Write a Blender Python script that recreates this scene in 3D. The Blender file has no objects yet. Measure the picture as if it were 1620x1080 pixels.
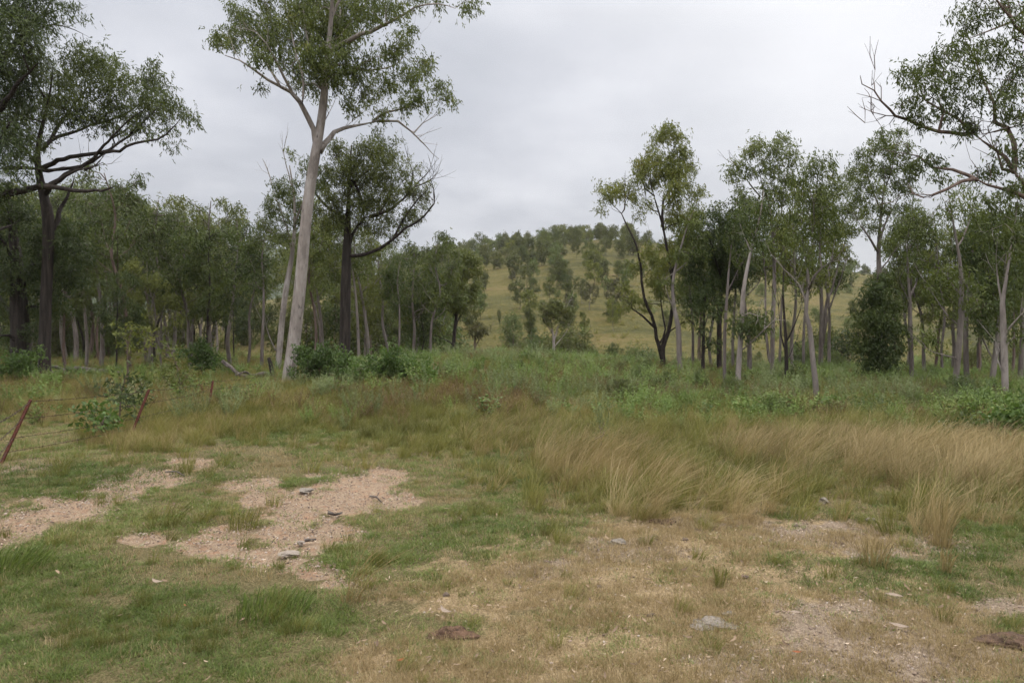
import bpy, math, random
import numpy as np
from mathutils import Vector, Matrix
C = bpy.context.scene.collection
F = 1080.0; CX = 810.0; CY = 540.0; EYE = 1.6
rs = np.random.RandomState
# ------------------------------------------------------------------ noise and terrain
def _hash(ix, iy, s):
    h = (ix * 374761393 + iy * 668265263 + s * 982451653) & 0xFFFFFFFF
    h = ((h ^ (h >> 13)) * 1274126177) & 0xFFFFFFFF
    return ((h ^ (h >> 16)) & 0xFFFF) / 65535.0
def vnoise(x, y, s=0):
    x = np.asarray(x, float); y = np.asarray(y, float)
    ix = np.floor(x).astype(np.int64); iy = np.floor(y).astype(np.int64)
    fx = x - ix; fy = y - iy
    fx = fx * fx * (3 - 2 * fx); fy = fy * fy * (3 - 2 * fy)
    a = _hash(ix, iy, s); b = _hash(ix + 1, iy, s); c = _hash(ix, iy + 1, s); d = _hash(ix + 1, iy + 1, s)
    return (a * (1 - fx) + b * fx) * (1 - fy) + (c * (1 - fx) + d * fx) * fy
def fbm(x, y, s=0, o=3):
    t = 0; a = 0.5; n = 0
    for i in range(o):
        t = t + a * vnoise(x * 2 ** i, y * 2 ** i, s + i); n += a; a *= 0.5
    return t / n
def sst(a, b, t):
    t = np.clip((t - a) / (b - a), 0, 1)
    return t * t * (3 - 2 * t)
HX = [-400, 100, 300, 450, 560, 640, 700, 780, 830, 880, 950, 1010, 1060, 1120, 1200, 1300, 1400, 1500, 1620, 1900, 2500]
HY = [520, 505, 492, 472, 446, 424, 412, 399, 391, 384, 378, 379, 388, 398, 410, 424, 436, 452, 476, 510, 530]
def hgt(x, y):
    x = np.asarray(x, float); y = np.asarray(y, float)
    D = np.maximum(y, 1.0); u = x / np.maximum(y, 12.0)
    z = 0.75 * np.exp(-((x + 0.6) / 8.0) ** 2) * np.exp(-((y - 30) / 9.5) ** 2)
    near = np.exp(-(y / 40.0) ** 2)
    z = z + 0.05 * (fbm(x * 0.6, y * 0.6, 3) - 0.5) + 0.3 * (fbm(x * .12 + 9, y * .12, 5) - 0.5) * sst(12, 25, y) * near
    gr = sst(-0.30, -0.12, u)
    z = z - 2.4 * sst(33, 56, y) * gr
    px = CX + F * u
    yc = np.interp(px, HX, HY)
    zc = EYE + (CY - yc) / F * 300.0 + 2.4 * gr
    s = np.clip((y - 58) / 242.0, 0, 1)
    p = s ** 1.12
    p = p - 0.10 * s ** 6
    hill = zc * p / 0.90
    hill = hill * (1 - 0.25 * sst(305, 420, y)) * (1 - 0.6 * sst(420, 900, y))
    z = z + hill + 1.8 * (fbm(x * .02, y * .02, 8) - 0.5) * sst(70, 140, y)
    return z
def H1(x, y): return float(hgt(np.array([x]), np.array([y]))[0])
def W(px, py, D): return np.array([(px - CX) / F * D, D, EYE - (py - CY) / F * D])
def GP(px, D):
    x = (px - CX) / F * D
    return np.array([x, D, H1(x, D)])
# ------------------------------------------------------------------ materials
def new_mat(name):
    m = bpy.data.materials.new(name); m.use_nodes = True
    nt = m.node_tree; nt.nodes.clear()
    return m, nt
class NB:
    def __init__(s, nt): s.nt = nt
    def n(s, t, **k):
        nd = s.nt.nodes.new(t)
        for a, b in k.items(): setattr(nd, a, b)
        return nd
    def l(s, a, b): s.nt.links.new(a, b)
    def val(s, v):
        n = s.n('ShaderNodeValue'); n.outputs[0].default_value = v; return n.outputs[0]
    def noise(s, vec, scale, detail=3, rough=0.55):
        n = s.n('ShaderNodeTexNoise'); n.inputs['Scale'].default_value = scale
        n.inputs['Detail'].default_value = detail; n.inputs['Roughness'].default_value = rough
        if vec is not None: s.l(vec, n.inputs['Vector'])
        return n.outputs['Fac']
    def ramp(s, fac, stops, interp='LINEAR'):
        r = s.n('ShaderNodeValToRGB'); cr = r.color_ramp; cr.interpolation = interp
        while len(cr.elements) < len(stops): cr.elements.new(0.5)
        for e, (p, c) in zip(cr.elements, stops):
            e.position = p; e.color = (c[0], c[1], c[2], 1)
        s.l(fac, r.inputs[0]); return r.outputs[0]
    def mix(s, f, a, b, bt='MIX'):
        m = s.n('ShaderNodeMix', data_type='RGBA', blend_type=bt)
        for sock, v in ((m.inputs[0], f), (m.inputs[6], a), (m.inputs[7], b)):
            if isinstance(v, (int, float)): sock.default_value = v
            elif isinstance(v, tuple): sock.default_value = (v[0], v[1], v[2], 1)
            else: s.l(v, sock)
        return m.outputs[2]
    def math(s, op, a, b=0.0, clamp=False):
        m = s.n('ShaderNodeMath', operation=op, use_clamp=clamp)
        for i, v in ((0, a), (1, b)):
            if isinstance(v, (int, float)): m.inputs[i].default_value = v
            else: s.l(v, m.inputs[i])
        return m.outputs[0]
    def attr(s, name, t='GEOMETRY'):
        a = s.n('ShaderNodeAttribute'); a.attribute_name = name; a.attribute_type = t
        return a.outputs['Fac']
def leaf_mat(name, cols, trans=0.35, rough=0.55, src='tree'):
    """cols: dark, mid, light, odd-coloured new growth"""
    m, nt = new_mat(name); b = NB(nt)
    tc = b.n('ShaderNodeTexCoord'); gi = b.n('ShaderNodeNewGeometry')
    if src == 'own':
        f2 = b.math('ADD', b.math('MULTIPLY', b.attr('rnd'), 0.55), 0.15)
    elif src == 'tree':
        f = b.attr('rnd')
        oi = b.n('ShaderNodeObjectInfo')
        big = b.noise(tc.outputs['Object'], 0.9, 2)
        f2 = b.math('ADD', b.math('MULTIPLY', f, 0.45), b.math('MULTIPLY', big, 0.75))
        f2 = b.math('ADD', f2, b.math('MULTIPLY', b.math('SUBTRACT', oi.outputs['Random'], 0.5), 0.26))
        f2 = b.math('SUBTRACT', f2, 0.10)
    else:
        f = b.attr('rnd'); t = b.attr('tint', 'INSTANCER')
        f2 = b.math('ADD', b.math('MULTIPLY', f, 0.35), b.math('MULTIPLY', t, 0.65))
    col = b.ramp(f2, [(0.12, cols[0]), (0.45, cols[1]), (0.75, cols[2]), (0.97, cols[3])])
    d = b.n('ShaderNodeBsdfPrincipled'); b.l(col, d.inputs['Base Color'])
    d.inputs['Roughness'].default_value = rough; d.inputs['Specular IOR Level'].default_value = 0.35
    tr = b.n('ShaderNodeBsdfTranslucent')
    tcol = b.mix(0.5, col, (1.0, 1.0, 0.45), 'MULTIPLY'); b.l(tcol, tr.inputs['Color'])
    mx = b.n('ShaderNodeMixShader'); mx.inputs[0].default_value = trans
    b.l(d.outputs[0], mx.inputs[1]); b.l(tr.outputs[0], mx.inputs[2])
    o = b.n('ShaderNodeOutputMaterial'); b.l(mx.outputs[0], o.inputs[0])
    return m
def bark_mat(name, cols, zs=0.25, scale=6.0, bump=0.3, blotch=None):
    m, nt = new_mat(name); b = NB(nt)
    tc = b.n('ShaderNodeTexCoord'); mp = b.n('ShaderNodeMapping')
    mp.inputs['Scale'].default_value = (1, 1, zs); b.l(tc.outputs['Object'], mp.inputs[0])
    n1 = b.noise(mp.outputs[0], scale, 5, 0.65); n2 = b.noise(mp.outputs[0], scale * 5, 3, 0.6)
    f = b.math('ADD', b.math('MULTIPLY', n1, 0.75), b.math('MULTIPLY', n2, 0.25))
    col = b.ramp(f, [(0.33, cols[0]), (0.5, cols[1]), (0.66, cols[2])])
    if blotch:
        mp3 = b.n('ShaderNodeMapping'); mp3.inputs['Scale'].default_value = (1.6, 1.6, .45); b.l(tc.outputs['Object'], mp3.inputs[0])
        n3 = b.noise(mp3.outputs[0], 2.2, 5, 0.72)
        k = b.ramp(n3, [(0.50, (0, 0, 0)), (0.58, (1, 1, 1))])
        col = b.mix(k, col, blotch)
        n4 = b.noise(mp.outputs[0], 14, 2)
        k4 = b.ramp(n4, [(0.66, (0, 0, 0)), (0.72, (1, 1, 1))]); col = b.mix(k4, col, tuple(c * .35 for c in cols[0]))
    d = b.n('ShaderNodeBsdfPrincipled'); b.l(col, d.inputs['Base Color'])
    d.inputs['Roughness'].default_value = 0.85; d.inputs['Specular IOR Level'].default_value = 0.2
    bp = b.n('ShaderNodeBump'); bp.inputs['Strength'].default_value = bump; bp.inputs['Distance'].default_value = 0.03
    b.l(f, bp.inputs['Height']); b.l(bp.outputs[0], d.inputs['Normal'])
    o = b.n('ShaderNodeOutputMaterial'); b.l(d.outputs[0], o.inputs[0])
    return m
def simple_mat(name, c0, c1, scale=20, rough=0.9, bump=0.2, metal=0.0, inst=False, c2=None):
    m, nt = new_mat(name); b = NB(nt)
    tc = b.n('ShaderNodeTexCoord'); f = b.noise(tc.outputs['Object'], scale, 5, 0.65)
    st = [(0.35, c0), (0.65, c1)]
    if inst:
        f = b.math('ADD', b.math('MULTIPLY', f, 0.3), b.math('MULTIPLY', b.attr('tint', 'INSTANCER'), 0.75))
        st = [(0.1, c0), (0.55, c1), (0.95, c2 or c1)]
    col = b.ramp(f, st)
    d = b.n('ShaderNodeBsdfPrincipled'); b.l(col, d.inputs['Base Color']); d.inputs['Roughness'].default_value = rough
    d.inputs['Metallic'].default_value = metal; d.inputs['Specular IOR Level'].default_value = 0.25
    bp = b.n('ShaderNodeBump'); bp.inputs['Strength'].default_value = bump; bp.inputs['Distance'].default_value = 0.01
    b.l(f, bp.inputs['Height']); b.l(bp.outputs[0], d.inputs['Normal'])
    o = b.n('ShaderNodeOutputMaterial'); b.l(d.outputs[0], o.inputs[0])
    return m
M = {}
M['leaf_gum'] = leaf_mat('gum_leaves', [(0.026, 0.038, 0.01), (0.073, 0.095, 0.022), (0.141, 0.168, 0.038), (0.212, 0.172, 0.05)])
M['leaf_dark'] = leaf_mat('dark_leaves', [(0.018, 0.03, 0.009), (0.048, 0.07, 0.019), (0.095, 0.122, 0.031), (0.152, 0.139, 0.042)])
M['leaf_olive'] = leaf_mat('olive_leaves', [(0.035, 0.046, 0.01), (0.097, 0.114, 0.025), (0.186, 0.2, 0.041), (0.235, 0.151, 0.056)])
M['leaf_grey'] = leaf_mat('grey_green_leaves', [(0.041, 0.063, 0.02), (0.085, 0.119, 0.037), (0.148, 0.181, 0.058), (0.206, 0.218, 0.072)])
M['leaf_bush'] = leaf_mat('bush_leaves', [(0.025, 0.044, 0.01), (0.064, 0.108, 0.024), (0.119, 0.188, 0.04), (0.22, 0.28, 0.081)])
M['leaf_hill'] = leaf_mat('hill_tree_leaves', [(0.032, 0.042, 0.012), (0.070, 0.084, 0.022), (0.130, 0.138, 0.038), (0.190, 0.150, 0.05)])
M['leaf_brown'] = leaf_mat('scorched_leaves', [(.030, .026, .016), (.060, .060, .026), (.10, .10, .036), (.13, .075, .04)])
M['bark_pale'] = bark_mat('pale_gum_bark', [(.15, .125, .112), (.26, .225, .205), (.36, .33, .31)], 0.22, 3.0, 0.5, (.17, .145, .13))
M['bark_mid'] = bark_mat('grey_gum_bark', [(.085, .070, .062), (.165, .140, .125), (.25, .22, .205)], 0.22, 3.0, 0.3, (.15, .13, .12))
M['bark_grey'] = bark_mat('grey_bark', [(.060, .048, .043), (.125, .104, .094), (.21, .185, .172)], 0.15, 6, 0.5)
M['bark_dark'] = bark_mat('dark_furrowed_bark', [(.011, .009, .008), (.027, .021, .018), (.058, .046, .040)], 0.10, 10, 0.9)
M['bark_brown'] = bark_mat('red_brown_bark', [(.050, .034, .028), (.115, .080, .066), (.20, .150, .130)], 0.12, 7, 0.7)
# ------------------------------------------------------------------ mesh helpers
def mesh_np(name, verts, faces_list, mats, rnd=None, smooth=False, mat_idx=None):
    """faces_list: list of int arrays (n,k)"""
    me = bpy.data.meshes.new(name)
    faces_list = [f for f in faces_list if len(f)]
    nv = len(verts); me.vertices.add(nv)
    me.vertices.foreach_set('co', np.ascontiguousarray(verts, np.float32).ravel())
    tot = sum(f.size for f in faces_list); nf = sum(len(f) for f in faces_list)
    me.loops.add(tot); me.polygons.add(nf)
    me.loops.foreach_set('vertex_index', np.concatenate([f.ravel() for f in faces_list]).astype(np.int32))
    tots = np.concatenate([np.full(len(f), f.shape[1]) for f in faces_list])
    st = np.concatenate([[0], np.cumsum(tots)[:-1]]).astype(np.int32)
    me.polygons.foreach_set('loop_start', st)
    if smooth: me.polygons.foreach_set('use_smooth', np.ones(nf, bool))
    if mat_idx is not None: me.polygons.foreach_set('material_index', mat_idx.astype(np.int32))
    me.update(calc_edges=True)
    for m in mats: me.materials.append(m)
    if rnd is not None:
        a = me.attributes.new('rnd', 'FLOAT', 'FACE'); a.data.foreach_set('value', np.asarray(rnd, np.float32))
    return me
def mk(name, me, parent=None, loc=None):
    o = bpy.data.objects.new(name, me); C.objects.link(o)
    if parent is not None: o.parent = parent
    if loc is not None: o.location = loc
    return o
def tag(o, label=None, cat=None, group=None, kind=None):
    if label: o['label'] = label
    if cat: o['category'] = cat
    if group: o['group'] = group
    if kind: o['kind'] = kind
    return o
def thing(name, label, cat, loc, group=None):
    o = bpy.data.objects.new(name, None); C.objects.link(o); o.location = loc; o.empty_display_size = 0.2
    return tag(o, label, cat, group)
def norm(v): return v / np.maximum(np.linalg.norm(v, axis=-1, keepdims=True), 1e-9)
def tube_rings(P, R, par, main):
    """per-node tube skeleton -> verts, faces. par[i]<i"""
    N = len(P)
    T = np.zeros_like(P)
    for_child = np.full(N, -1)
    for i in range(1, N):
        if main[i]: for_child[par[i]] = i
    for i in range(N):
        a = P[i] - P[par[i]] if i > 0 and par[i] >= 0 else np.zeros(3)
        if for_child[i] >= 0:
            c = P[for_child[i]] - P[i]
            la = np.linalg.norm(a); lc = np.linalg.norm(c)
            a = (a / la if la > 1e-9 else 0) + (c / lc if lc > 1e-9 else 0)
        T[i] = a
    T = norm(T)
    idx = np.array([i for i in range(1, N) if par[i] >= 0])
    V = []; Fc = []; off = 0
    for K, lo, hi in ((10, 0.055, 9), (6, 0.018, 0.055), (3, 0, 0.018)):
        e = idx[(R[idx] >= lo) & (R[idx] < hi)]
        if not len(e): continue
        ismain = main[e]
        # ring keys
        own = e; pk = np.where(ismain, par[e], -1)
        nodes = np.unique(np.concatenate([own, pk[pk >= 0]]))
        mp = {n: k for k, n in enumerate(nodes)}
        side = e[~ismain]
        smap = {n: len(nodes) + k for k, n in enumerate(side)}
        cp = np.concatenate([P[nodes], P[par[side]]]) if len(side) else P[nodes]
        rr = np.concatenate([R[nodes], R[side] * 1.1]) if len(side) else R[nodes]
        tt = np.concatenate([T[nodes], norm(P[side] - P[par[side]])]) if len(side) else T[nodes]
        ref = np.array([0.9, 0.38, 0.21])
        a = norm(np.cross(tt, ref)); b2 = np.cross(tt, a)
        th = np.linspace(0, 2 * np.pi, K, endpoint=False)
        ring = cp[:, None] + rr[:, None, None] * (np.cos(th)[None, :, None] * a[:, None] + np.sin(th)[None, :, None] * b2[:, None])
        V.append(ring.reshape(-1, 3))
        A = np.array([mp[par[i]] if main[i] else smap[i] for i in e]); B = np.array([mp[i] for i in e])
        k = np.arange(K); k2 = (k + 1) % K
        f = np.stack([A[:, None] * K + k, A[:, None] * K + k2, B[:, None] * K + k2, B[:, None] * K + k], -1).reshape(-1, 4) + off
        Fc.append(f); off += len(ring) * K
    return np.concatenate(V), Fc
def leaves(base, n_each, rng, L, Wd, spread, down=0.7, wind=0.25, quad=True):
    N = len(base) * n_each
    K = 5 if n_each >= 10 else 1; ns = (N + K - 1) // K      # sprays of K leaves strung along a drooping twiglet
    own = np.minimum(np.arange(ns) * K // n_each, len(base) - 1)
    sb = base[own] + rng.normal(0, spread, (ns, 3)) * 1.05 - np.array([0, 0, .3 * spread * down])
    sd_ = rng.normal(0, 0.55, (ns, 3)); sd_[:, 2] -= down * .8; sd_[:, 0] += wind; sd_ = norm(sd_)
    si = np.arange(N) // K; pos_ = (np.arange(N) % K) / max(K, 1)
    b = sb[si] + sd_[si] * (pos_ * L * 1.5)[:, None] + rng.normal(0, .02 if K > 1 else .0, (N, 3))
    d = sd_[si] + rng.normal(0, 0.42 if K > 1 else .5, (N, 3)); d[:, 2] -= .25 * down; d = norm(d)
    s = norm(np.cross(d, rng.normal(0, 1, (N, 3))))
    l = (L * rng.uniform(0.6, 1.25, N))[:, None]; w = (Wd * rng.uniform(0.7, 1.2, N))[:, None] * 0.5
    v = np.stack([b, b + d * l * 0.42 + s * w, b + d * l, b + d * l * 0.42 - s * w], 1).reshape(-1, 3)
    f = np.arange(N * 4).reshape(N, 4)
    cr = np.repeat(rng.uniform(0, 1, len(base)), n_each); sr = rng.uniform(0, 1, ns)[si]
    rnd = 0.35 * cr + 0.35 * sr + 0.30 * rng.uniform(0, 1, N)
    return v, f, rnd
def smoothpoly(pts, step):
    """pts: list of (xyz, r) -> resampled Catmull-Rom"""
    P = np.array([p for p, r in pts]); R = np.array([r for p, r in pts])
    out = []; 
    for i in range(len(P) - 1):
        p0 = P[max(i - 1, 0)]; p1 = P[i]; p2 = P[i + 1]; p3 = P[min(i + 2, len(P) - 1)]
        n = max(1, int(np.linalg.norm(p2 - p1) / step))
        for k in range(n):
            t = k / n
            q = 0.5 * ((2 * p1) + (-p0 + p2) * t + (2 * p0 - 5 * p1 + 4 * p2 - p3) * t * t + (-p0 + 3 * p1 - 3 * p2 + p3) * t ** 3)
            out.append((q, R[i] * (1 - t) + R[i + 1] * t))
    out.append((P[-1], R[-1]))
    return out
def grow_tree(limbs, clumps, seed, tip=0.004, tdens=30, bf=0.3, seg=0.28, jit=0.045, attach_z=None, nmax=900, bare=0.0):
    """limbs: list of [(xyz,r),...]; clumps: [(xyz,r)]; returns P,R,par,main,leafbase"""
    rng = rs(seed)
    cap = 6000
    P = np.zeros((cap, 3)); par = np.full(cap, -1); PL = np.zeros(cap); RG = np.zeros(cap); n = 0
    for li, lm in enumerate(limbs):
        pts = smoothpoly(lm, seg)
        if li == 0: prev = -1
        else:
            d = np.linalg.norm(P[:n] - pts[0][0], axis=1); prev = int(np.argmin(d))
            if d[prev] < 0.12 and len(pts) > 1: pts = pts[1:]
        for k, (q, r) in enumerate(pts):
            jj = rng.normal(0, min(jit, 0.22 * r + 0.006), 3) if (k and li) else 0
            P[n] = q + jj; par[n] = prev; RG[n] = r
            PL[n] = 0 if prev < 0 else PL[prev] + np.linalg.norm(P[n] - P[prev])
            prev = n; n += 1
    nl = n
    T = []
    for c, r in clumps:
        k = int(np.clip(tdens * r * r * 3.14, 5, 90))
        v = rng.normal(0, 1, (k, 3)); v = norm(v) * (rng.uniform(0, 1, (k, 1)) ** 0.5) * r
        v[:, 2] *= 0.85
        T.append(c + v)
    leafbase = []
    if T:
        T = np.concatenate(T)
        if len(T) > nmax: T = T[rng.permutation(len(T))[:nmax]]
        ok = np.ones(n, bool)
        if attach_z is not None: ok = P[:n, 2] >= attach_z
        if not ok.any(): ok[:] = True
        cand = np.where(ok)[0]
        dm = np.linalg.norm(T[:, None] - P[cand][None], axis=2)
        up = (P[cand][None, :, 2] - T[:, None, 2]) * 0.25
        cost = dm + bf * PL[cand][None] + np.maximum(up, 0)
        bi = cost.argmin(1); best = cost[np.arange(len(T)), bi]; bi = cand[bi]
        alive = np.ones(len(T), bool)
        for it in range(len(T)):
            j = int(np.argmin(np.where(alive, best, 1e9))); alive[j] = False
            a = bi[j]; p0 = P[a].copy(); p1 = T[j]; d = np.linalg.norm(p1 - p0)
            k = max(1, int(d / seg)); newi = []
            pd = norm(P[a] - P[par[a]]) if par[a] >= 0 else np.array([0, 0, 1.0])
            ctrl = p0 + pd * d * 0.3 + np.array([0, 0, 0.10 * d]) if k > 1 else None
            prev = a
            for q in range(1, k + 1):
                t = q / k
                if ctrl is not None:
                    pt = (1 - t) ** 2 * p0 + 2 * t * (1 - t) * (ctrl * .6 + (p0 + p1) * .2) + t * t * p1
                    if q < k: pt = pt + rng.normal(0, jit, 3)
                else: pt = p1
                if n >= cap: break
                P[n] = pt; par[n] = prev; PL[n] = PL[prev] + np.linalg.norm(pt - P[prev]); newi.append(n); prev = n; n += 1
            if newi:
                al = np.where(alive)[0]
                if len(al):
                    nn = np.array(newi)
                    dd = np.linalg.norm(T[al][:, None] - P[nn][None], axis=2) + bf * PL[nn][None]
                    kk = dd.argmin(1); dv = dd[np.arange(len(al)), kk]
                    upd = dv < best[al]
                    best[al[upd]] = dv[upd]; bi[al[upd]] = nn[kk[upd]]
            leafbase.append(prev)
    P = P[:n]; par = par[:n]; RG = RG[:n]
    cnt = np.zeros(n); haschild = np.zeros(n, bool)
    for i in range(n - 1, -1, -1):
        if not haschild[i]: cnt[i] = max(cnt[i], 1)
        if par[i] >= 0: cnt[par[i]] += cnt[i]; haschild[par[i]] = True
    rt = limbs[0][0][1]
    e = max(1.7, math.log(max(cnt[0], 3)) / math.log(max(rt / tip, 2)))
    R = tip * cnt ** (1 / e)
    R[:nl] = np.where(RG[:nl] > 0, RG[:nl], R[:nl])
    for i in range(1, n):
        if par[i] >= 0 and i >= nl: R[i] = min(R[i], R[par[i]] * 0.9)
    main = np.zeros(n, bool); bestc = np.full(n, -1)
    for i in range(1, n):
        p = par[i]
        if p < 0: continue
        if bestc[p] < 0 or R[i] > R[bestc[p]]:
            if bestc[p] >= 0: main[bestc[p]] = False
            bestc[p] = i; main[i] = True
    lb = P[leafbase] if leafbase else np.zeros((0, 3))
    if bare > 0 and len(lb): lb = lb[rng.uniform(0, 1, len(lb)) > bare]
    return P, R, par, main, lb
def tree_meshes(limbs, clumps, seed, base, bark, leaf, n_leaf=28, L=0.13, Wd=0.032, spread=0.15, down=1.05, wind=0.25, **kw):
    P, R, par, main, lb = grow_tree(limbs, clumps, seed, **kw)
    v, fs = tube_rings(P - base, R, par, main)
    tm = mesh_np('trunk', v, fs, [M[bark]], smooth=True)
    cm = None
    if len(lb):
        rng = rs(seed + 7)
        v, f, r = leaves(lb - base, n_leaf, rng, L, Wd, spread, down, wind)
        cm = mesh_np('crown', v, [f], [M[leaf]], rnd=r)
    return tm, cm
def add_tree(name, label, cat, base, tm, cm, group=None, rz=0, sc=1.0, crown='crown'):
    t = thing(name, label, cat, base, group)
    t.rotation_euler = (0, 0, rz)
    t.scale = (sc, sc, sc) if not hasattr(sc, '__len__') else sc
    mk('trunk' if crown == 'crown' else 'stem', tm, t)
    if cm: mk(crown, cm, t)
    return t
# ------------------------------------------------------------------ what grows where (ground plan)
def plan(x, y):
    z = hgt(x, y) * sst(9, 14, y); yy = np.maximum(y, 1.5)
    return CX + F * x / yy, CY - F * (z - EYE) / yy
def blob(px, py, L, wob=0.35, s=40, wx=60.0, wy=22.0):
    n = (fbm(px / wx, py / wy, s, 3) - 0.5) * 2 * wob + (fbm(px / 16, py / 6, s + 5, 3) - 0.5) * wob * 2.6
    out = np.zeros_like(px)
    for cx, cy, rx, ry in L:
        d = np.sqrt(((px - cx) / rx) ** 2 + ((py - cy) / ry) ** 2) + n
        out = np.maximum(out, 1 - sst(0.66, 1.22, d))
    return out
BARE = [(-40, 845, 90, 30), (30, 826, 70, 26), (110, 803, 80, 24), (185, 780, 70, 20), (240, 757, 55, 16), (300, 735, 40, 9),
        (400, 768, 70, 14), (470, 790, 110, 26), (560, 778, 75, 34), (600, 752, 45, 14), (620, 792, 45, 16), (480, 840, 85, 32), (430, 880, 60, 24), (500, 900, 45, 14),
        (335, 862, 60, 18), (220, 852, 50, 10), (540, 922, 40, 8), (380, 838, 60, 14)]
DRY = [(1000, 925, 330, 75), (1180, 990, 330, 90), (900, 1050, 300, 60), (1150, 850, 260, 36), (800, 945, 140, 40), (1350, 1000, 200, 80), (1500, 1040, 160, 60), (640, 1060, 120, 30),(1250, 860, 180, 30)]
GRAV = [(1350, 985, 150, 40), (1450, 1040, 180, 50), (1300, 850, 160, 26), (1430, 870, 130, 20), (1250, 1050, 160, 40), (980, 870, 110, 22), (1585, 960, 60, 20), (1100, 830, 90, 14), (40, 735, 55, 14), (860, 905, 60, 15)]
LUSH = [(80, 960, 200, 90), (250, 1010, 220, 80), (440, 975, 110, 40), (610, 870, 90, 40), (1440, 920, 150, 38), (1560, 860, 120, 40), (760, 860, 120, 40), (100, 760, 140, 28), (860, 740, 140, 40), (480, 690, 150, 14), (60, 890, 120, 30)]
TAN = [(800, 690, 66, 26), (850, 700, 60, 26), (930, 735, 70, 42), (1000, 745, 90, 50), (1080, 740, 80, 45), (1160, 745, 90, 45), (1180, 715, 60, 30), (1240, 735, 100, 60), (1330, 715, 120, 40), (1400, 735, 120, 45), (1330, 780, 130, 40), (1230, 790, 80, 30),
       (1500, 770, 120, 36), (1600, 770, 80, 50), (1480, 820, 25, 30), (1560, 720, 110, 22), (1450, 690, 110, 14), (1010, 790, 60, 25), (1160, 795, 90, 30)]
EDGE = [(860, 640, 520, 80), (1300, 720, 520, 95), (600, 640, 420, 52), (300, 650, 220, 50), (240, 690, 100, 26), (960, 740, 130, 70), (1150, 770, 330, 60), (1550, 740, 300, 90)]
def masks(x, y):
    px, py = plan(x, y)
    bare = blob(px, py, BARE, .42, 11); dry = blob(px, py, DRY, .45, 21); grav = blob(px, py, GRAV, .5, 31)
    lush = blob(px, py, LUSH, .4, 41); tan = blob(px, py - 14, TAN, .25, 51, 40, 20)
    tall = blob(px, py, EDGE, .2, 61)
    tall = np.maximum(tall, sst(13.5, 16, y))
    return bare, dry, grav, lush, tan, tall, px, py
# ------------------------------------------------------------------ ground sheet
def axis(c, span_lo, span_hi, fine, n_f, k):
    pos = [0.0]; st = fine
    while pos[-1] < span_hi:
        if pos[-1] > n_f: st = fine + (pos[-1] - n_f) * k
        pos.append(pos[-1] + st)
    neg = [0.0]; st = fine
    while neg[-1] < span_lo:
        if neg[-1] > n_f: st = fine + (neg[-1] - n_f) * k
        neg.append(neg[-1] + st)
    return np.array([-v for v in neg[:0:-1]] + pos) + c
gx = axis(0, 600, 600, 0.055, 9.0, 0.045)
gy = axis(6, 80, 720, 0.055, 6.0, 0.035)
GX, GY = np.meshgrid(gx, gy); print('GRID', len(gx), len(gy), gx[0], gx[-1], gy[0], gy[-1])
GZ = hgt(GX, GY); print('Z', GZ.min(), GZ.max())
bare, dry, grav, lush, tan_, tall, PX, PY = masks(GX.ravel(), GY.ravel())
nearm = (sst(40, 15, -(-GY)) if False else (1 - sst(12, 40, GY)))
GZ = GZ + nearm * (0.035 * (fbm(GX * 3.1, GY * 3.1, 71, 3) - .5) + 0.010 * (vnoise(GX * 14, GY * 14, 75) - .5)) - 0.03 * bare.reshape(GX.shape)
ny, nx = GX.shape
V = np.stack([GX.ravel(), GY.ravel(), GZ.ravel()], 1)
i = np.arange(ny - 1)[:, None] * nx + np.arange(nx - 1)[None]
fc = np.stack([i, i + 1, i + nx + 1, i + nx], -1).reshape(-1, 4)
m, nt = new_mat('soil_and_turf'); b = NB(nt)
gi = b.n('ShaderNodeNewGeometry'); pos = gi.outputs['Position']
aB, aD, aG, aF = b.attr('bare'), b.attr('dry'), b.attr('grav'), b.attr('far')
n1 = b.noise(pos, 1.1, 4, .6); n2 = b.noise(pos, 9, 4, .7); n3 = b.noise(pos, 55, 4, .75); n4 = b.noise(pos, 170, 2, .6)
fine = b.math('ADD', b.math('MULTIPLY', n3, .6), b.math('MULTIPLY', n4, .4))
soil = b.ramp(fine, [(.34, (.085, .056, .036)), (.47, (.24, .165, .110)), (.60, (.365, .29, .22)), (.72, (.48, .41, .34))])
soil = b.mix(b.ramp(n2, [(.50, (0, 0, 0)), (.66, (.75, .75, .75))]), soil, b.ramp(fine, [(.35, (.17, .085, .05)), (.65, (.38, .23, .15))]))
turf = b.ramp(fine, [(.35, (.040, .032, .015)), (.5, (.105, .086, .040)), (.65, (.21, .17, .09))])
straw = b.ramp(fine, [(.35, (.075, .050, .028)), (.5, (.235, .170, .098)), (.66, (.44, .34, .215))])
gravel = b.ramp(fine, [(.34, (.065, .048, .036)), (.5, (.21, .158, .115)), (.66, (.38, .31, .245))])
def edge(a, k, c):
    return b.math('ADD', b.math('MULTIPLY', b.math('ADD', b.math('SUBTRACT', a, c), b.math('MULTIPLY', b.math('SUBTRACT', b.math('ADD', b.math('MULTIPLY', n2, .6), b.math('MULTIPLY', n3, .4)), .5), 1.5)), k), .5, True)
col = b.mix(edge(aD, 2.0, .45), turf, straw); col = b.mix(edge(aG, 2.5, .5), col, gravel); col = b.mix(edge(aB, 2.6, .45), col, soil)
h1 = b.noise(pos, .035, 5, .6); mp = b.n('ShaderNodeMapping'); mp.inputs['Scale'].default_value = (.25, .5, 4.0); b.l(pos, mp.inputs[0])
h2 = b.noise(mp.outputs[0], .22, 5, .65); h3 = b.noise(pos, .9, 4, .7)
hf = b.math('ADD', b.math('MULTIPLY', h1, .35), b.math('ADD', b.math('MULTIPLY', h2, .35), b.math('MULTIPLY', h3, .30)))
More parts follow.
